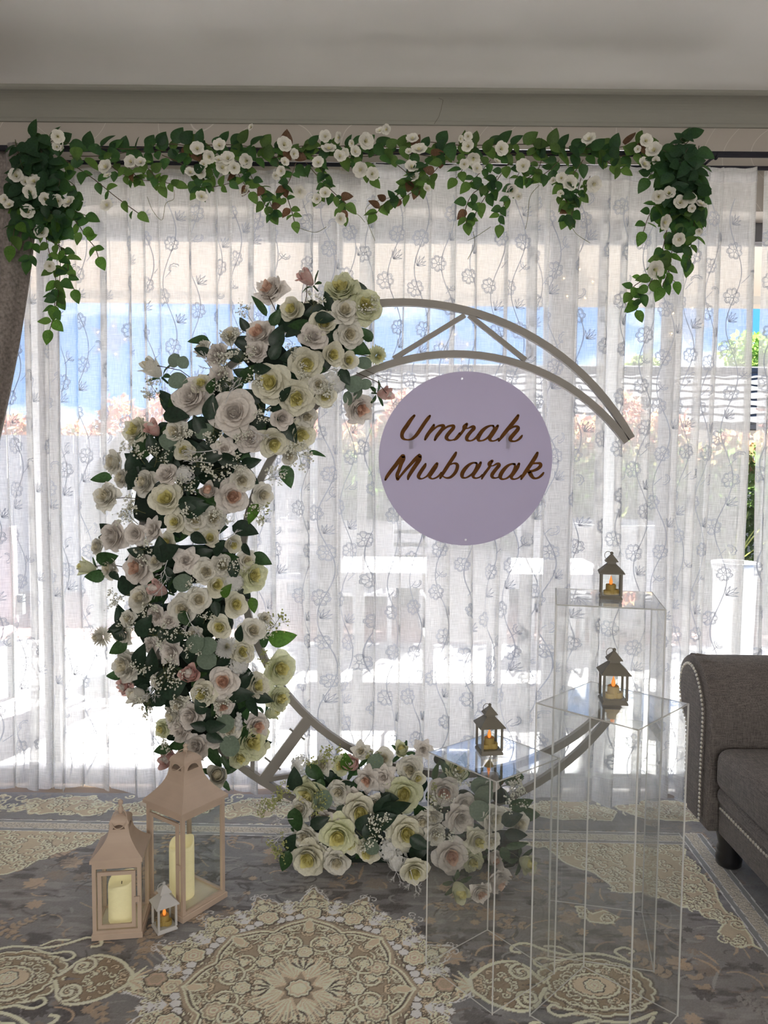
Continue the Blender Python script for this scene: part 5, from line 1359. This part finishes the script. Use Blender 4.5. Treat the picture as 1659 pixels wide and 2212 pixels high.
MESH['gyp'] = [[p.mesh('gypsophila_sprig', False) for p in gyp_mesh(s)] for s in (91,92,93)]
MESH['coral'] = [coral_mesh(s).mesh('white_fern_sprig', False, M['coral']) for s in (95,96)]
for v in MESH['gyp']:
    v[0].materials.append(M['gypstem']); v[1].materials.append(None)
def setmat(o, mat):
    o.material_slots[0].link = 'OBJECT'; o.material_slots[0].material = M[mat]
NAMES = {'rose':'rose','small':'small_rose','star':'pointed_rose','loose':'peony','bud':'rosebud','mum':'chrysanthemum','hyd':'hydrangea','stock':'stock_flower','blossom':'blossom'}
SUBN = {'bud':('inner_petals','calyx'),'hyd':('floret_eyes',),'stock':('stalk',),'blossom':('stamens',)}
def flower_obj(kind, parent, loc, face, size, col, heart, r, third='leaf_mid'):
    v = r.choice(MESH[kind]); o = obj(NAMES[kind], v[0], None, parent); setmat(o, col)
    place(o, loc, face, r.uniform(0,6.28), size)
    for i, me in enumerate(v[1:]):
        c = obj(SUBN.get(kind, ('heart',))[i], me, None, o); setmat(c, heart if i == 0 else third)
    return o
def leaf_obj(kind, parent, loc, d, nrm, size, mat, r):
    """leaf from loc along d, upper side towards nrm"""
    o = obj('leaf', r.choice(MESH[kind]), None, parent); setmat(o, mat)
    d = Vector(d).normalized(); nrm = Vector(nrm); nrm = (nrm-d*nrm.dot(d))
    nrm = nrm.normalized() if nrm.length > 1e-4 else d.orthogonal().normalized()
    y = nrm.cross(d); m_ = Matrix((d, y, nrm)).transposed()
    o.rotation_mode = 'QUATERNION'; o.rotation_quaternion = m_.to_quaternion(); o.location = loc; o.scale = (size,)*3
    return o
PAL = {'W':('petal_white','heart_cream'),'Y':('petal_cream','heart_yellow'),'G':('petal_green','heart_yellow'),'P':('petal_blush','heart_pink'),'K':('petal_blush','petal_blush'),'B':('petal_pink','petal_blush'),'X':('pure_white','petal_cream')}
KIND = {'r':'rose','s':'small','t':'star','l':'loose','b':'bud','m':'mum','h':'hyd','k':'stock'}
def parse(txt, ox, oy, sc):
    out = []
    for q in txt.split():
        c, rest = q[:2], q[2:]; x, y, r_ = map(float, rest.split(',')); out.append((KIND[c[0]], c[1], ox+x/sc, oy+y/sc, r_/sc))
    return out
Z3 = "lP1005,160,75 bB1190,95,46 sY1120,260,55 lG1370,155,78 lG1490,240,75 rW1385,265,62 sY1280,335,60 rK1225,395,66 rW1410,385,65 rP950,385,76 sY1320,490,54 sY1400,520,44 mG1555,495,48 rY1190,535,76 rY1005,635,88 rK600,705,92 rK820,785,104 lY1140,710,82 sK1065,815,52 lP1460,765,72 bB1588,690,42 bW400,560,56 lY320,880,68 bB408,870,44 rW515,885,56 rY1155,895,78 tK770,970,56 lK900,925,62 rW205,1040,62 rW245,1120,46 lW165,1215,66 rW360,1145,62 rK470,1100,56 hX560,1100,46 rY475,1230,82 bP685,1190,48 rP810,1215,78 rW965,1205,56 lW860,1130,60 rW800,390,44 lW655,460,42 lK730,490,56 lK745,600,56 rY655,640,50 lK935,470,50 hX1340,625,60 rY1285,700,52 lW1190,805,50 rY1020,940,72 sY520,1345,46 rW620,1335,56 rW712,1330,56 lY560,980,46 rW1100,1010,40 lW1250,640,44"
Z4 = "sY545,78,42 rY640,78,60 tK425,105,58 rK335,125,52 rK225,140,74 rW145,190,42 rY500,165,46 sY720,150,44 sY835,178,42 tK595,262,64 rP350,300,78 rW440,270,42 bG90,298,46 rW205,300,52 rW910,265,54 lG940,340,72 bB455,412,50 rW365,455,64 rW578,508,68 rW660,462,62 sY750,385,58 sY850,485,58 hX845,375,52 rK440,545,48 rK510,570,44 sY770,605,54 rW940,620,62 mW155,655,52 rW270,640,52 tK515,730,64 lK415,700,42 mX805,705,58 lY885,730,58 lW290,800,78 lB285,905,48 bW355,955,58 bB615,845,56 rP790,885,74 rY685,945,62 hX870,800,52 rG1075,815,82 lG1070,970,62 lY960,905,62 lP790,1010,46 bG1035,1045,42 rP960,1110,62 lG930,1190,92 rK620,1060,68 rW530,1060,54 lK570,1125,62 lK650,1215,62 bB510,1280,54 lG870,1265,56 bW760,1360,60 lG475,1125,42 kX865,1090,50 rW300,560,40 lW640,640,40 lW700,320,60 lW780,290,55 lW1000,560,30 rW450,880,40 lW560,1000,45 lK740,1180,40 lW820,1130,55"
Z5 = "tW500,215,48 hX380,215,48 lG590,215,46 bB648,210,48 tW690,145,46 rW805,180,48 bG895,140,42 tK1000,135,44 lW935,235,62 sY970,278,35 tP720,290,60 tK800,275,58 rG905,355,82 rP640,375,52 rY685,440,78 lG435,360,78 lW395,430,52 tK515,490,58 lW585,345,56 rG580,565,88 lW415,570,62 rY430,675,86 sX560,665,42 rW570,695,62 rY640,600,56 rY725,645,56 rY915,550,84 hX830,640,56 hX870,700,52 rY955,740,68 lW1000,490,46 rP1105,345,68 rK1205,405,52 lK1185,480,68 rP1140,665,82 lY1270,590,58 bP1350,680,48 lP1370,790,68 lP1285,845,52 bG1180,835,54 lG1165,230,62 lW1350,480,62 rW1480,505,52 bG1515,700,50 lG1245,690,52 lW1340,590,42 lK1330,300,52 lW760,400,40 lW480,640,40 lW1060,560,50 lW1050,470,45 lW840,480,40"
cres = parse(Z3, 160, 560, 2.37)+parse(Z4, 150, 1100, 2.37)
flor = parse(Z5, 480, 1560, 2.304)
# spine of the crescent arrangement in the photograph, and its half-width
SP = np.array([(760,650),(690,720),(600,800),(500,890),(425,990),(390,1100),(385,1220),(400,1340),(420,1450),(450,1550),(475,1650)], float)
SWd = np.array([70,120,150,160,165,175,185,180,165,135,80], float)
def spine(px, py):
    best = (1e9,)
    for i in range(len(SP)-1):
        a, b_ = SP[i], SP[i+1]; t = np.clip(np.dot((px,py)-a, b_-a)/np.dot(b_-a, b_-a), 0, 1); c = a+(b_-a)*t; d = hypot(px-c[0], py-c[1])
        if d < best[0]: best = (d, c, SWd[i]+(SWd[i+1]-SWd[i])*t)
    return best
fr = random.Random(99)
ca = thing('flower_arrangement', 'tall arrangement of white, cream and blush roses covering the arch side', 'flowers', (P(430,1150,AY).x, AY-.05, .0))
def local(t, w): return w-t.matrix_basis.translation if False else w-Vector(t.location)
def crescent_depth(px, py):
    d, c, hw = spine(px, py); q = min(1, d/(hw*1.08)); return AY-.045-.19*sqrt(max(0,1-q*q)), (px-c[0])/hw, (py-c[1])/hw
def face_of(ox, oy, r, spread=.75):
    return Vector((ox*spread+r.gauss(0,.16), -1+r.gauss(0,.05), -oy*spread*.8+.12+r.gauss(0,.16)))
for kind, col, px, py, rp in cres:
    Y, ox, oy = crescent_depth(px, py); Y -= fr.uniform(0,.02)
    p = P(px, py, Y); size = rp/FPX*Y*1.12; f = face_of(ox, oy, fr)
    if kind == 'bud': f = Vector((ox*.9+fr.gauss(0,.2), -.75, -oy*.5+.45))
    if kind == 'bud': size *= 1.02
    if kind == 'stock': f = Vector((.1,-.2,1)); size *= 1.5
    pal = PAL[col]
    flower_obj(kind, ca, local(ca, p+f.normalized()*(-.35*size)), f, size, pal[0], pal[1] if kind != 'stock' else 'stem', fr)
# sprays of foliage named in the photograph: x, y, length, direction (deg, 0 = right, 90 = up), kind
def leaves(txt, ox, oy, sc, parent, depth_fn, r, fwd=.03):
    for q in txt.split():
        c, rest = q[0], q[1:]; x, y, L, a = map(float, rest.split(',')); px, py = ox+x/sc, oy+y/sc; L = L/sc; a = radians(a)
        Y = depth_fn(px, py)-fwd; bx, by = px-cos(a)*L/2, py+sin(a)*L/2; p = P(bx, by, Y); e = P(px+cos(a)*L/2, py-sin(a)*L/2, Y-.015)
        kind, mat = {'d':('leaf','leaf_dark'),'m':('leaf','leaf_mid'),'b':('leaf','leaf_bright'),'e':('euc','leaf_euc'),'l':('long','leaf_mid')}[c]
        leaf_obj(kind, parent, local(parent, p), e-p, Vector((r.gauss(0,.3), -1, .3+r.gauss(0,.3))), (e-p).length*1.05, mat, r)
leaves("l955,235,130,118 d1040,400,130,75 m1495,385,95,130 m140,1120,110,180 d300,1115,110,80 m1090,1110,120,-70 d520,800,130,-5 d700,760,130,80 d1385,600,90,-60 e510,520,70,60 e555,525,60,-60 e525,620,90,0 e1430,640,90,20 e1490,640,60,0 e1400,715,70,100 e1480,530,80,-20 e1450,690,60,60 d870,335,80,120 d400,950,110,110 b915,1300,110,-120 d480,1000,90,60 d660,470,90,150 m1030,300,90,60 d1280,300,100,0 d1300,215,100,100 m640,415,110,175 e660,880,90,20 d640,850,110,120 d1080,690,90,60 d1120,380,90,20 d700,1010,110,10 d790,1030,110,-20 e480,930,90,-50 d590,1250,120,10 d620,1280,130,20 l1240,990,80,-5 d1030,470,100,60 d960,560,90,0 d760,640,90,60 m700,650,80,80", 160, 560, 2.37, ca, lambda x,y: crescent_depth(x,y)[0], fr)
leaves("m190,250,110,10 m130,345,110,190 d765,200,90,60 d905,205,70,-60 m980,255,110,-20 b1085,660,140,5 m1000,670,80,70 m250,710,110,210 d935,1010,110,-80 d985,965,100,-10 d870,950,120,10 d665,1110,90,170 d740,1110,100,0 d740,1170,90,-30 e705,700,90,10 b940,490,80,-80 d235,610,90,200 e640,690,90,30 d500,220,130,30 d470,200,120,100 d840,310,100,-90 d380,600,120,60 d550,650,120,0 d360,760,130,80 d420,780,110,100 d490,860,140,60 d530,920,140,30 d460,960,110,70 d900,880,80,60 d670,1010,90,120 e700,770,100,-30 e820,1210,110,-70 m550,1210,100,-150 m475,1230,90,200 e790,1100,90,20 m235,850,90,180 d250,640,90,150 m590,560,90,-60 d750,510,80,-80 d870,640,80,90 d660,150,90,-30 d340,220,90,160 d230,340,60,-40 b800,420,70,60 e575,380,90,30 l800,1300,90,-60", 150, 1100, 2.37, ca, lambda x,y: crescent_depth(x,y)[0], fr)
# dark filler foliage deep inside
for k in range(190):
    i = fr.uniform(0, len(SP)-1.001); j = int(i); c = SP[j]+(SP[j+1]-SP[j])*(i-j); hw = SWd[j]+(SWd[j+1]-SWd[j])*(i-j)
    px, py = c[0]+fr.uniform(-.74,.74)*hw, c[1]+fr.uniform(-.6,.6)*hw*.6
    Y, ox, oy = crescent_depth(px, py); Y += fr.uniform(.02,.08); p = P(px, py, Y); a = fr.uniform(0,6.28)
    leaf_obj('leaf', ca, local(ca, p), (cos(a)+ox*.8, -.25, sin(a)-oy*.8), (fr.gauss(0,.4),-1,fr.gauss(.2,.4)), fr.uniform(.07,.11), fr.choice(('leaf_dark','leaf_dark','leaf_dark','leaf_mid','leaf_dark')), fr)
def gyp(parent, px, py, Y, size, d, r, mat='gypball'):
    v = r.choice(MESH['gyp']); o = obj('gypsophila_sprig', v[0], None, parent); place(o, local(parent, P(px,py,Y)), d, r.uniform(0,6.28), size)
    c = obj('blooms', v[1], None, o); setmat(c, mat); return o
def coral(parent, px, py, Y, size, d, r):
    o = obj('white_fern_sprig', r.choice(MESH['coral']), None, parent); place(o, local(parent, P(px,py,Y)), d, r.uniform(-.5,.5), size); return o
def gyps(txt, ox, oy, sc, parent, dep, r):
    for q in txt.split():
        c, rest = q[0], q[1:]; x, y, s, a = map(float, rest.split(',')); px, py = ox+x/sc, oy+y/sc; Y, fx, fy = dep(px, py); a = radians(a); S = s/sc/FPX*Y
        d = Vector((cos(a), -.8, sin(a))); 
        if c == 'c': coral(parent, px-cos(a)*s/sc*.5, py+sin(a)*s/sc*.5, Y-.045, S*1.0, Vector((cos(a), -.35, sin(a))), r)
        else: gyp(parent, px-cos(a)*s/sc*.35, py+sin(a)*s/sc*.35, Y-.015, S*1.15, d, r, 'yellowberry' if c == 'y' else 'gypball')
gyps("g1230,240,110,60 g1190,420,60,30 g800,420,110,100 g860,520,120,60 g780,560,130,90 g1120,500,80,90 g1170,600,90,60 g1260,660,120,-20 g1480,260,110,20 g960,770,110,-60 g720,880,120,-90 g860,880,100,-60 g560,930,120,60 g1110,960,120,-10 g340,1010,130,120 g700,1080,140,0 g640,1060,120,0 g330,1280,120,150 g840,1060,100,60 g1010,1120,110,20 g740,1290,120,-60 g920,1290,120,-40 g430,1030,110,60 g900,620,120,0 g800,640,110,150 g560,1180,110,60 c690,540,180,130 c820,660,180,60 c640,990,200,190 c1050,1090,130,30 c960,900,140,-30 g900,300,100,120 g1150,990,130,-60 g440,700,120,120 c620,1030,160,170", 160, 560, 2.37, ca, crescent_depth, fr)
gyps("g330,40,120,120 g600,20,130,30 g380,200,120,0 g280,440,110,190 g420,480,110,-60 g300,600,110,60 g450,640,130,0 g520,780,130,-30 g500,830,130,-60 g680,920,100,-60 g420,980,120,190 y1050,590,130,50 g1000,620,80,30 g760,980,110,-20 c490,330,140,-100 c640,600,170,-60 c460,420,130,-120 c940,790,140,-60 g800,300,110,30 g560,620,100,-30 c800,70,160,60 c840,130,140,20 g700,560,90,60 g620,720,90,0 g380,820,110,100 c430,930,150,-100 g560,960,110,-30 g640,400,80,60 g530,1200,90,180 y980,10,90,-30 y1000,760,80,60", 150, 1100, 2.37, ca, crescent_depth, fr)
# fixing: dark foam bricks strapped to the hoops, and thin stems of the outlying buds
for i in range(1, len(SP)-1):
    c = P(SP[i][0], SP[i][1], AY-.03); d = SP[min(i+1,len(SP)-1)]-SP[i-1]; a = atan2(-d[1], d[0])
    o = obj('foam_brick', MB().box(-.07,.07,-.04,.05,-SWd[i]/1050,SWd[i]/1050), M['foam'], ca, local(ca, c), bevel=.03); o.rotation_euler = (0,-a,0)
def twig(pts, Y, parent, r_=.0016, mat='stem_brown'):
    obj('stem', MB().tube([local(parent, P(x,y,Y+dy)) for x,y,dy in pts], r_, 5), M[mat], parent, smooth=True)
twig([(663,615,0),(662,640,.0),(650,690,.05)], 2.68, ca); twig([(835,850,0),(815,825,0),(770,805,.03)], 2.72, ca); twig([(340,790,0),(390,800,0),(430,830,.03)], 2.74, ca)
twig([(860,822,0),(830,818,0),(790,800,.03)], 2.72, ca, .001); twig([(580,640,0),(600,680,0),(630,720,.05)], 2.68, ca); twig([(215,1375,0),(250,1345,0),(300,1330,.03)], 2.74, ca); twig([(190,1225,0),(240,1220,0),(300,1230,.04)], 2.74, ca)
twig([(215,1080,0),(270,1075,0),(330,1080,.03)], 2.74, ca); twig([(800,770,0),(770,765,0),(740,770,.04)], 2.70, ca)

# ---- floor arrangement
fa = thing('flower_arrangement', 'low floor arrangement of cream and blush roses lying at the arch foot', 'flowers', (.10, 2.56, 0))
def floor_depth(px, py):
    q = np.clip((py-1600)/320, 0, 1); Y = 2.70-.22*sin(q*pi*.62); g = G(px, min(py+40, 2000)).y
    return min(Y, max(2.30, g+.02)) if py > 1850 else Y, (px-890)/280, (py-1760)/170
for kind, col, px, py, rp in flor:
    Y, ox, oy = floor_depth(px, py); Y -= fr.uniform(0,.02); p = P(px, py, Y); size = rp/FPX*Y*1.12; f = face_of(ox, oy*.8, fr, .6)
    if kind == 'bud': f = Vector((ox*.6+fr.gauss(0,.2), -.8, -oy*.5+.4)); size *= 1.02
    p = p+f.normalized()*(-.35*size); p.z = max(p.z, size*.8)
    flower_obj(kind, fa, local(fa, p), f, size, *PAL[col], fr)
leaves("m365,490,130,-85 m315,690,110,-110 m460,250,110,-40 m1485,410,120,10 d1460,560,110,-10 d625,308,70,0 l1465,615,110,5 d340,600,90,60 d800,490,130,20 d860,430,140,0 d800,420,120,60 d740,560,120,-60 d980,640,110,30 d980,600,110,-30 l1120,240,110,120 l1060,250,90,80 e1290,320,110,20 e1280,440,110,-20 e1300,370,90,60 d700,500,90,40 d360,290,110,90 b620,200,90,100 b1190,215,100,60 e500,390,90,60 d480,500,90,20 m490,320,80,-90 d830,380,90,0 d1080,180,70,80 e760,200,80,60 e740,620,90,-60 m1410,660,90,-60 d1440,480,110,20", 480, 1560, 2.304, fa, lambda x,y: floor_depth(x,y)[0], fr)
for k in range(80):
    px, py = 890+fr.uniform(-235,235), 1775+fr.uniform(-110,95); Y, ox, oy = floor_depth(px, py); Y += fr.uniform(.03,.10); p = P(px, py, Y); p.z = max(p.z, .03); a = fr.uniform(0,6.28)
    leaf_obj('leaf', fa, local(fa, p), (cos(a)+ox*.6, -.2, sin(a)*.7+.2), (fr.gauss(0,.4),-1,fr.gauss(.3,.4)), fr.uniform(.06,.09), fr.choice(('leaf_dark','leaf_dark','leaf_mid','leaf_euc')), fr)
gyps("y470,180,120,60 y560,170,110,80 y300,380,120,150 y260,400,110,170 y470,400,110,60 g720,480,120,0 g780,500,120,30 g700,560,110,-30 g1190,260,120,60 g1080,400,110,80 y1060,350,90,100 g1420,300,120,30 g1430,390,120,20 y300,580,110,160 y320,620,110,200 g1100,560,110,90 c290,470,130,170 c280,560,150,190 c1340,260,130,80 c960,800,140,-70 c880,760,120,-60 y740,170,80,80 g1440,320,100,60 y330,340,100,140", 480, 1560, 2.304, fa, floor_depth, fr)
for x in (-.28,-.1,.1,.28): obj('foam_brick', MB().box(-.1,.1,-.05,.05,.0,.08), M['foam'], fa, (x,.04,.0), bevel=.01)
twig([(1140,1880,0),(1110,1845,0),(1070,1830,.03)], 2.50, fa, .0016, 'stem')

# ---------------------------------------------------------------- garlands along the rod
gr = random.Random(17)
def gp(px, py, Y): return P(px, py, Y)
GY = 2.895
def garland(name, label, x0, x1, stems, blooms, cat='garland', tendrils=()):
    """stems: (list of (x,y) px, leaf px, step px, tone); the garland hangs over the rod"""
    cx = (x0+x1)/2; t = thing(name, label, cat, P(cx, 322, GY), group='white rose garlands on the curtain rod')
    for pts, lp, step, tone, dz in stems:
        cp = catmull([(a, b_, 0) for a, b_ in pts], 6); Y = GY+dz
        obj_s = obj('spray', MB().tube([local(t, gp(x, y, Y+.004*sin(i))) for i, (x, y, _) in enumerate(cp)], .0016, 4), M['stem_brown'] if tone != 'd' else M['stem'], t)
        arr = np.array([c[:2] for c in cp]); dd = np.r_[0, np.cumsum(np.hypot(*np.diff(arr, axis=0).T))]; s = step*.5; k = 0
        while s < dd[-1]+.5:
            x, y = np.interp(s, dd, arr[:,0]), np.interp(s, dd, arr[:,1]); i = min(int(np.searchsorted(dd, s)), len(arr)-1); tv = arr[i]-arr[max(i-1,0)]; ta = atan2(-tv[1], tv[0])
            for sd in ((1,-1) if gr.random() < .72 else (gr.choice((1,-1)),)):
                a = ta+sd*gr.uniform(.5,1.35); L = lp*gr.uniform(.75,1.15); Yl = Y-gr.uniform(-.02,.055)
                p = gp(x+gr.uniform(-4,4), y+gr.uniform(-4,4), Yl); d = Vector((cos(a), gr.uniform(-.55,.15), sin(a)))
                mt = {'d':'leaf_gar','m':gr.choice(('leaf_gar','leaf_gar','leaf_gar2')),'l':gr.choice(('leaf_gar2','leaf_gar2','leaf_gar','leaf_gar2','leaf_gar3')),'b':gr.choice(('leaf_gar','leaf_bright','leaf_gar2'))}[tone]
                if tone == 'm' and s > dd[-1]*.75 and gr.random() < .5: mt = gr.choice(('leaf_gar2','leaf_gar2','leaf_gar2','leaf_gar3'))
                leaf_obj('roseleaf', obj_s, local(t, p), d, Vector((gr.gauss(0,.5), -1, gr.gauss(.3,.5))), L/FPX*Yl, mt, gr)
            s += step*gr.uniform(.8,1.25); k += 1
        a = ta; p = gp(arr[-1][0], arr[-1][1], Y); leaf_obj('roseleaf', obj_s, local(t, p), (cos(a), -.1, sin(a)), (0,-1,.3), lp*1.1/FPX*Y, 'leaf_gar2' if tone in 'ml' else ('leaf_bright' if tone == 'b' else 'leaf_gar'), gr)
    for pts in tendrils:
        obj('tendril', MB().tube([local(t, P(x, y, GY-.02)) for x, y, _ in catmull([(a, b_, 0) for a, b_ in pts], 6)], .0009, 4), M['gypstem'], t)
    for x, y, r_ in blooms:
        Y = GY-.055-gr.uniform(0,.02); size = r_/FPX*Y*1.12; f = Vector((gr.gauss(0,.4), -1, gr.gauss(.05,.35))); p = P(x, y, Y)
        flower_obj('blossom', t, local(t, p-f.normalized()*size*.2), f, size, 'petal_white', 'heart_yellow', gr)
    return t
def bl(txt, ox): return [(ox+float(a)/2, 230+float(b_)/2, float(c)/2) for a, b_, c in (q.split(',') for q in txt.split())]
B1 = bl("250,130,26 245,175,18 272,178,18 457,262,30 465,300,18 565,240,26 608,242,22 70,300,28 110,325,22 148,325,28 130,372,28 20,402,20 40,425,22 195,400,25 250,408,25 300,415,28 120,455,28 180,545,28 215,690,22 462,428,26 852,183,28 948,168,26 905,218,26 945,232,20 985,225,28 960,265,30 1012,265,24 1065,235,28 822,285,22 870,285,24 880,250,16 1060,365,24 1228,165,30 1270,205,20 1230,240,18 1215,280,20 1190,300,16 1295,370,24 1405,375,24 1370,400,20 1405,130,24 1420,185,30 1375,242,24 1468,215,25 1490,200,18 1465,135,22 1580,150,32 1535,195,22 1558,275,30 1608,292,26 1520,160,14 1085,90,14 1640,105,16 1470,485,24 870,390,24", 0)
B2 = bl("10,100,20 122,140,25 150,188,32 105,195,14 118,262,28 128,305,22 362,130,18 330,140,14 362,172,25 385,225,28 400,268,22 345,250,20 505,183,28 487,238,16 600,258,28 552,365,24 580,390,16 885,142,28 1130,148,26 1165,190,32 1122,250,28 1172,235,18 1095,185,14 800,332,30 765,310,22 730,320,14 905,335,30 762,375,14 1185,390,26 1230,375,26 1280,415,28 1325,398,22 1365,425,25 1210,500,30 1275,575,26 1170,705,36 1360,540,14 1330,440,16 185,355,16", 830)
BA = B1+B2
def pick(x0, x1): return [b_ for b_ in BA if x0 <= b_[0] < x1]
def along(x0, x1, y=322, lp=34, step=24): 
    n_ = max(3, int((x1-x0)/60)); 
    a = [([(x0+(x1-x0)*i/n_, y-8+gr.uniform(-8,8)) for i in range(n_+1)], lp, step, 'm', .0), ([(x0+(x1-x0)*i/n_, y+12+gr.uniform(-8,8)) for i in range(n_+1)], lp*.95, step*1.05, 'm', .02)]
    return a
def drop(pts, lp=27, step=19, tone='m', dz=-.01): return (pts, lp, step, tone, dz)
garland('rose_garland', 'white rose garland section on the rod next to the drape-side leaf bunch', 150, 420,
        along(150, 425)+[drop([(140,345),(200,385),(250,425),(298,460)],26,34), drop([(215,335),(255,370),(285,385)]), drop([(270,350),(300,385),(340,392),(378,398)],26,18,'l'), drop([(300,345),(330,375),(345,400)],26,20,'l'), drop([(350,335),(385,350),(420,372),(440,390)])], pick(145,405), tendrils=[[(318,425),(330,455),(350,475),(358,440),(375,430),(376,410)]])
garland('rose_garland', 'white rose garland section with the big blossom cluster above the pink bud', 420, 660,
        along(420, 655)+[drop([(415,380),(440,405),(470,402),(500,395)],26,18,'l'), drop([(520,345),(545,385),(565,430),(585,462)],26,17), drop([(560,400),(580,430),(590,455)],24,16,'l'), drop([(600,350),(610,400),(625,440),(636,478)],24,20), drop([(480,350),(455,380),(430,410)]), drop([(640,350),(625,390),(605,425)]), drop([(500,345),(520,385),(540,415)],26,20,'l')], pick(405,660), tendrils=[[(640,490),(680,502),(705,490)]])
garland('rose_garland', 'white rose garland section above the flower-topped end of the arch', 660, 930,
        along(655, 930)+[drop([(660,350),(690,385),(720,415),(748,440)]), drop([(690,350),(700,390),(690,420)]), drop([(720,420),(735,440),(742,465)],22,17,'l'), drop([(900,350),(885,390),(860,420),(830,440),(812,462)],26,18,'l'), drop([(925,345),(905,375),(880,400)]), drop([(850,350),(880,375),(890,395)]), drop([(760,340),(780,365),(800,385)]), drop([(960,345),(925,385),(890,415),(850,440)],25,20,'l')], pick(660,925), tendrils=[[(745,445),(775,465),(788,480)],[(850,425),(800,440),(790,465),(810,520)]])
garland('rose_garland', 'white rose garland section above the middle of the arch', 930, 1150,
        along(930, 1150)+[drop([(1075,380),(1050,400),(1020,420),(1005,455),(1008,480)],27,16,'m'), drop([(1100,350),(1070,395),(1045,430),(1022,470)],26,18), drop([(1130,350),(1110,400),(1085,450),(1080,485)],26,22), drop([(1010,345),(1000,365),(985,385)]), drop([(1060,345),(1040,370),(1015,395)])], pick(925,1150), tendrils=[[(1060,490),(1030,510),(1010,520)],[(1022,500),(1025,530),(1010,560)]])
garland('rose_garland', 'white rose garland section next to the sofa-side leaf bunch', 1150, 1390,
        along(1150, 1385)+[drop([(1255,385),(1245,420),(1230,450),(1222,470)],26,16), drop([(1230,380),(1215,410),(1225,440)],26,17), drop([(1275,380),(1262,410),(1240,440),(1235,470)],24,16,'l'), drop([(1170,345),(1160,370),(1140,385)]), drop([(1210,345),(1190,365),(1170,380)]), drop([(1300,340),(1320,355),(1340,365)]), drop([(1260,345),(1235,380),(1215,400)])], pick(1150,1372), tendrils=[[(1230,480),(1245,505),(1275,525)],[(1165,400),(1145,425),(1140,470),(1135,495)]])
def mass(x0, x1, y0, y1, n_): return [drop([(gr.uniform(x0,x1), gr.uniform(y0,y0+(y1-y0)*.35)), (gr.uniform(x0,x1), (y0+y1)/2+gr.uniform(-20,20)), (gr.uniform(x0,x1), gr.uniform(y0+(y1-y0)*.7,y1))], 36, 26, 'd', gr.uniform(-.03,.04)) for _ in range(n_)]
garland('leaf_bunch', 'thick bunch of rose leaves trailing from the rod over the grey drape', 20, 210,
        mass(30,140,290,490,16)+[drop([(60,300),(100,298),(150,310)],36,20,'d'), drop([(100,430),(120,490),(130,560),(125,640),(108,712)],31,22,'b'), drop([(90,470),(105,540),(120,600),(118,660)],31,24,'b'), drop([(130,450),(165,480),(185,510),(205,535),(212,555)],29,20,'b'), drop([(40,440),(32,490),(25,530)],33,26,'b'), drop([(60,490),(68,530),(62,560)],30,22,'d'), drop([(120,420),(150,450),(185,465)],30,18,'d'), drop([(110,520),(140,545),(150,600),(160,625)],28,22,'b'), drop([(130,380),(160,400),(165,420)],30,20,'d')], pick(-10,145), 'leaf bunch')
garland('leaf_bunch', 'thick bunch of rose leaves trailing from the rod above the arch tip', 1380, 1520,
        mass(1425,1510,300,470,15)+[drop([(1480,310),(1470,300),(1485,295)],34,14,'d'), drop([(1450,440),(1440,500),(1425,560),(1405,610),(1375,650)],31,20,'b'), drop([(1470,450),(1455,520),(1445,580),(1430,620)],31,22,'b'), drop([(1420,430),(1400,470),(1390,500)],29,20,'b'), drop([(1490,440),(1500,490),(1490,540),(1488,565)],30,20,'b'), drop([(1430,340),(1410,370),(1400,385)],32,18,'d'), drop([(1400,600),(1370,618),(1362,640),(1375,670)],27,22,'b'), drop([(1450,500),(1475,520),(1480,555)],30,22,'d'), drop([(1440,570),(1450,600),(1458,608)],26,20,'b')], pick(1372,1600), 'leaf bunch')
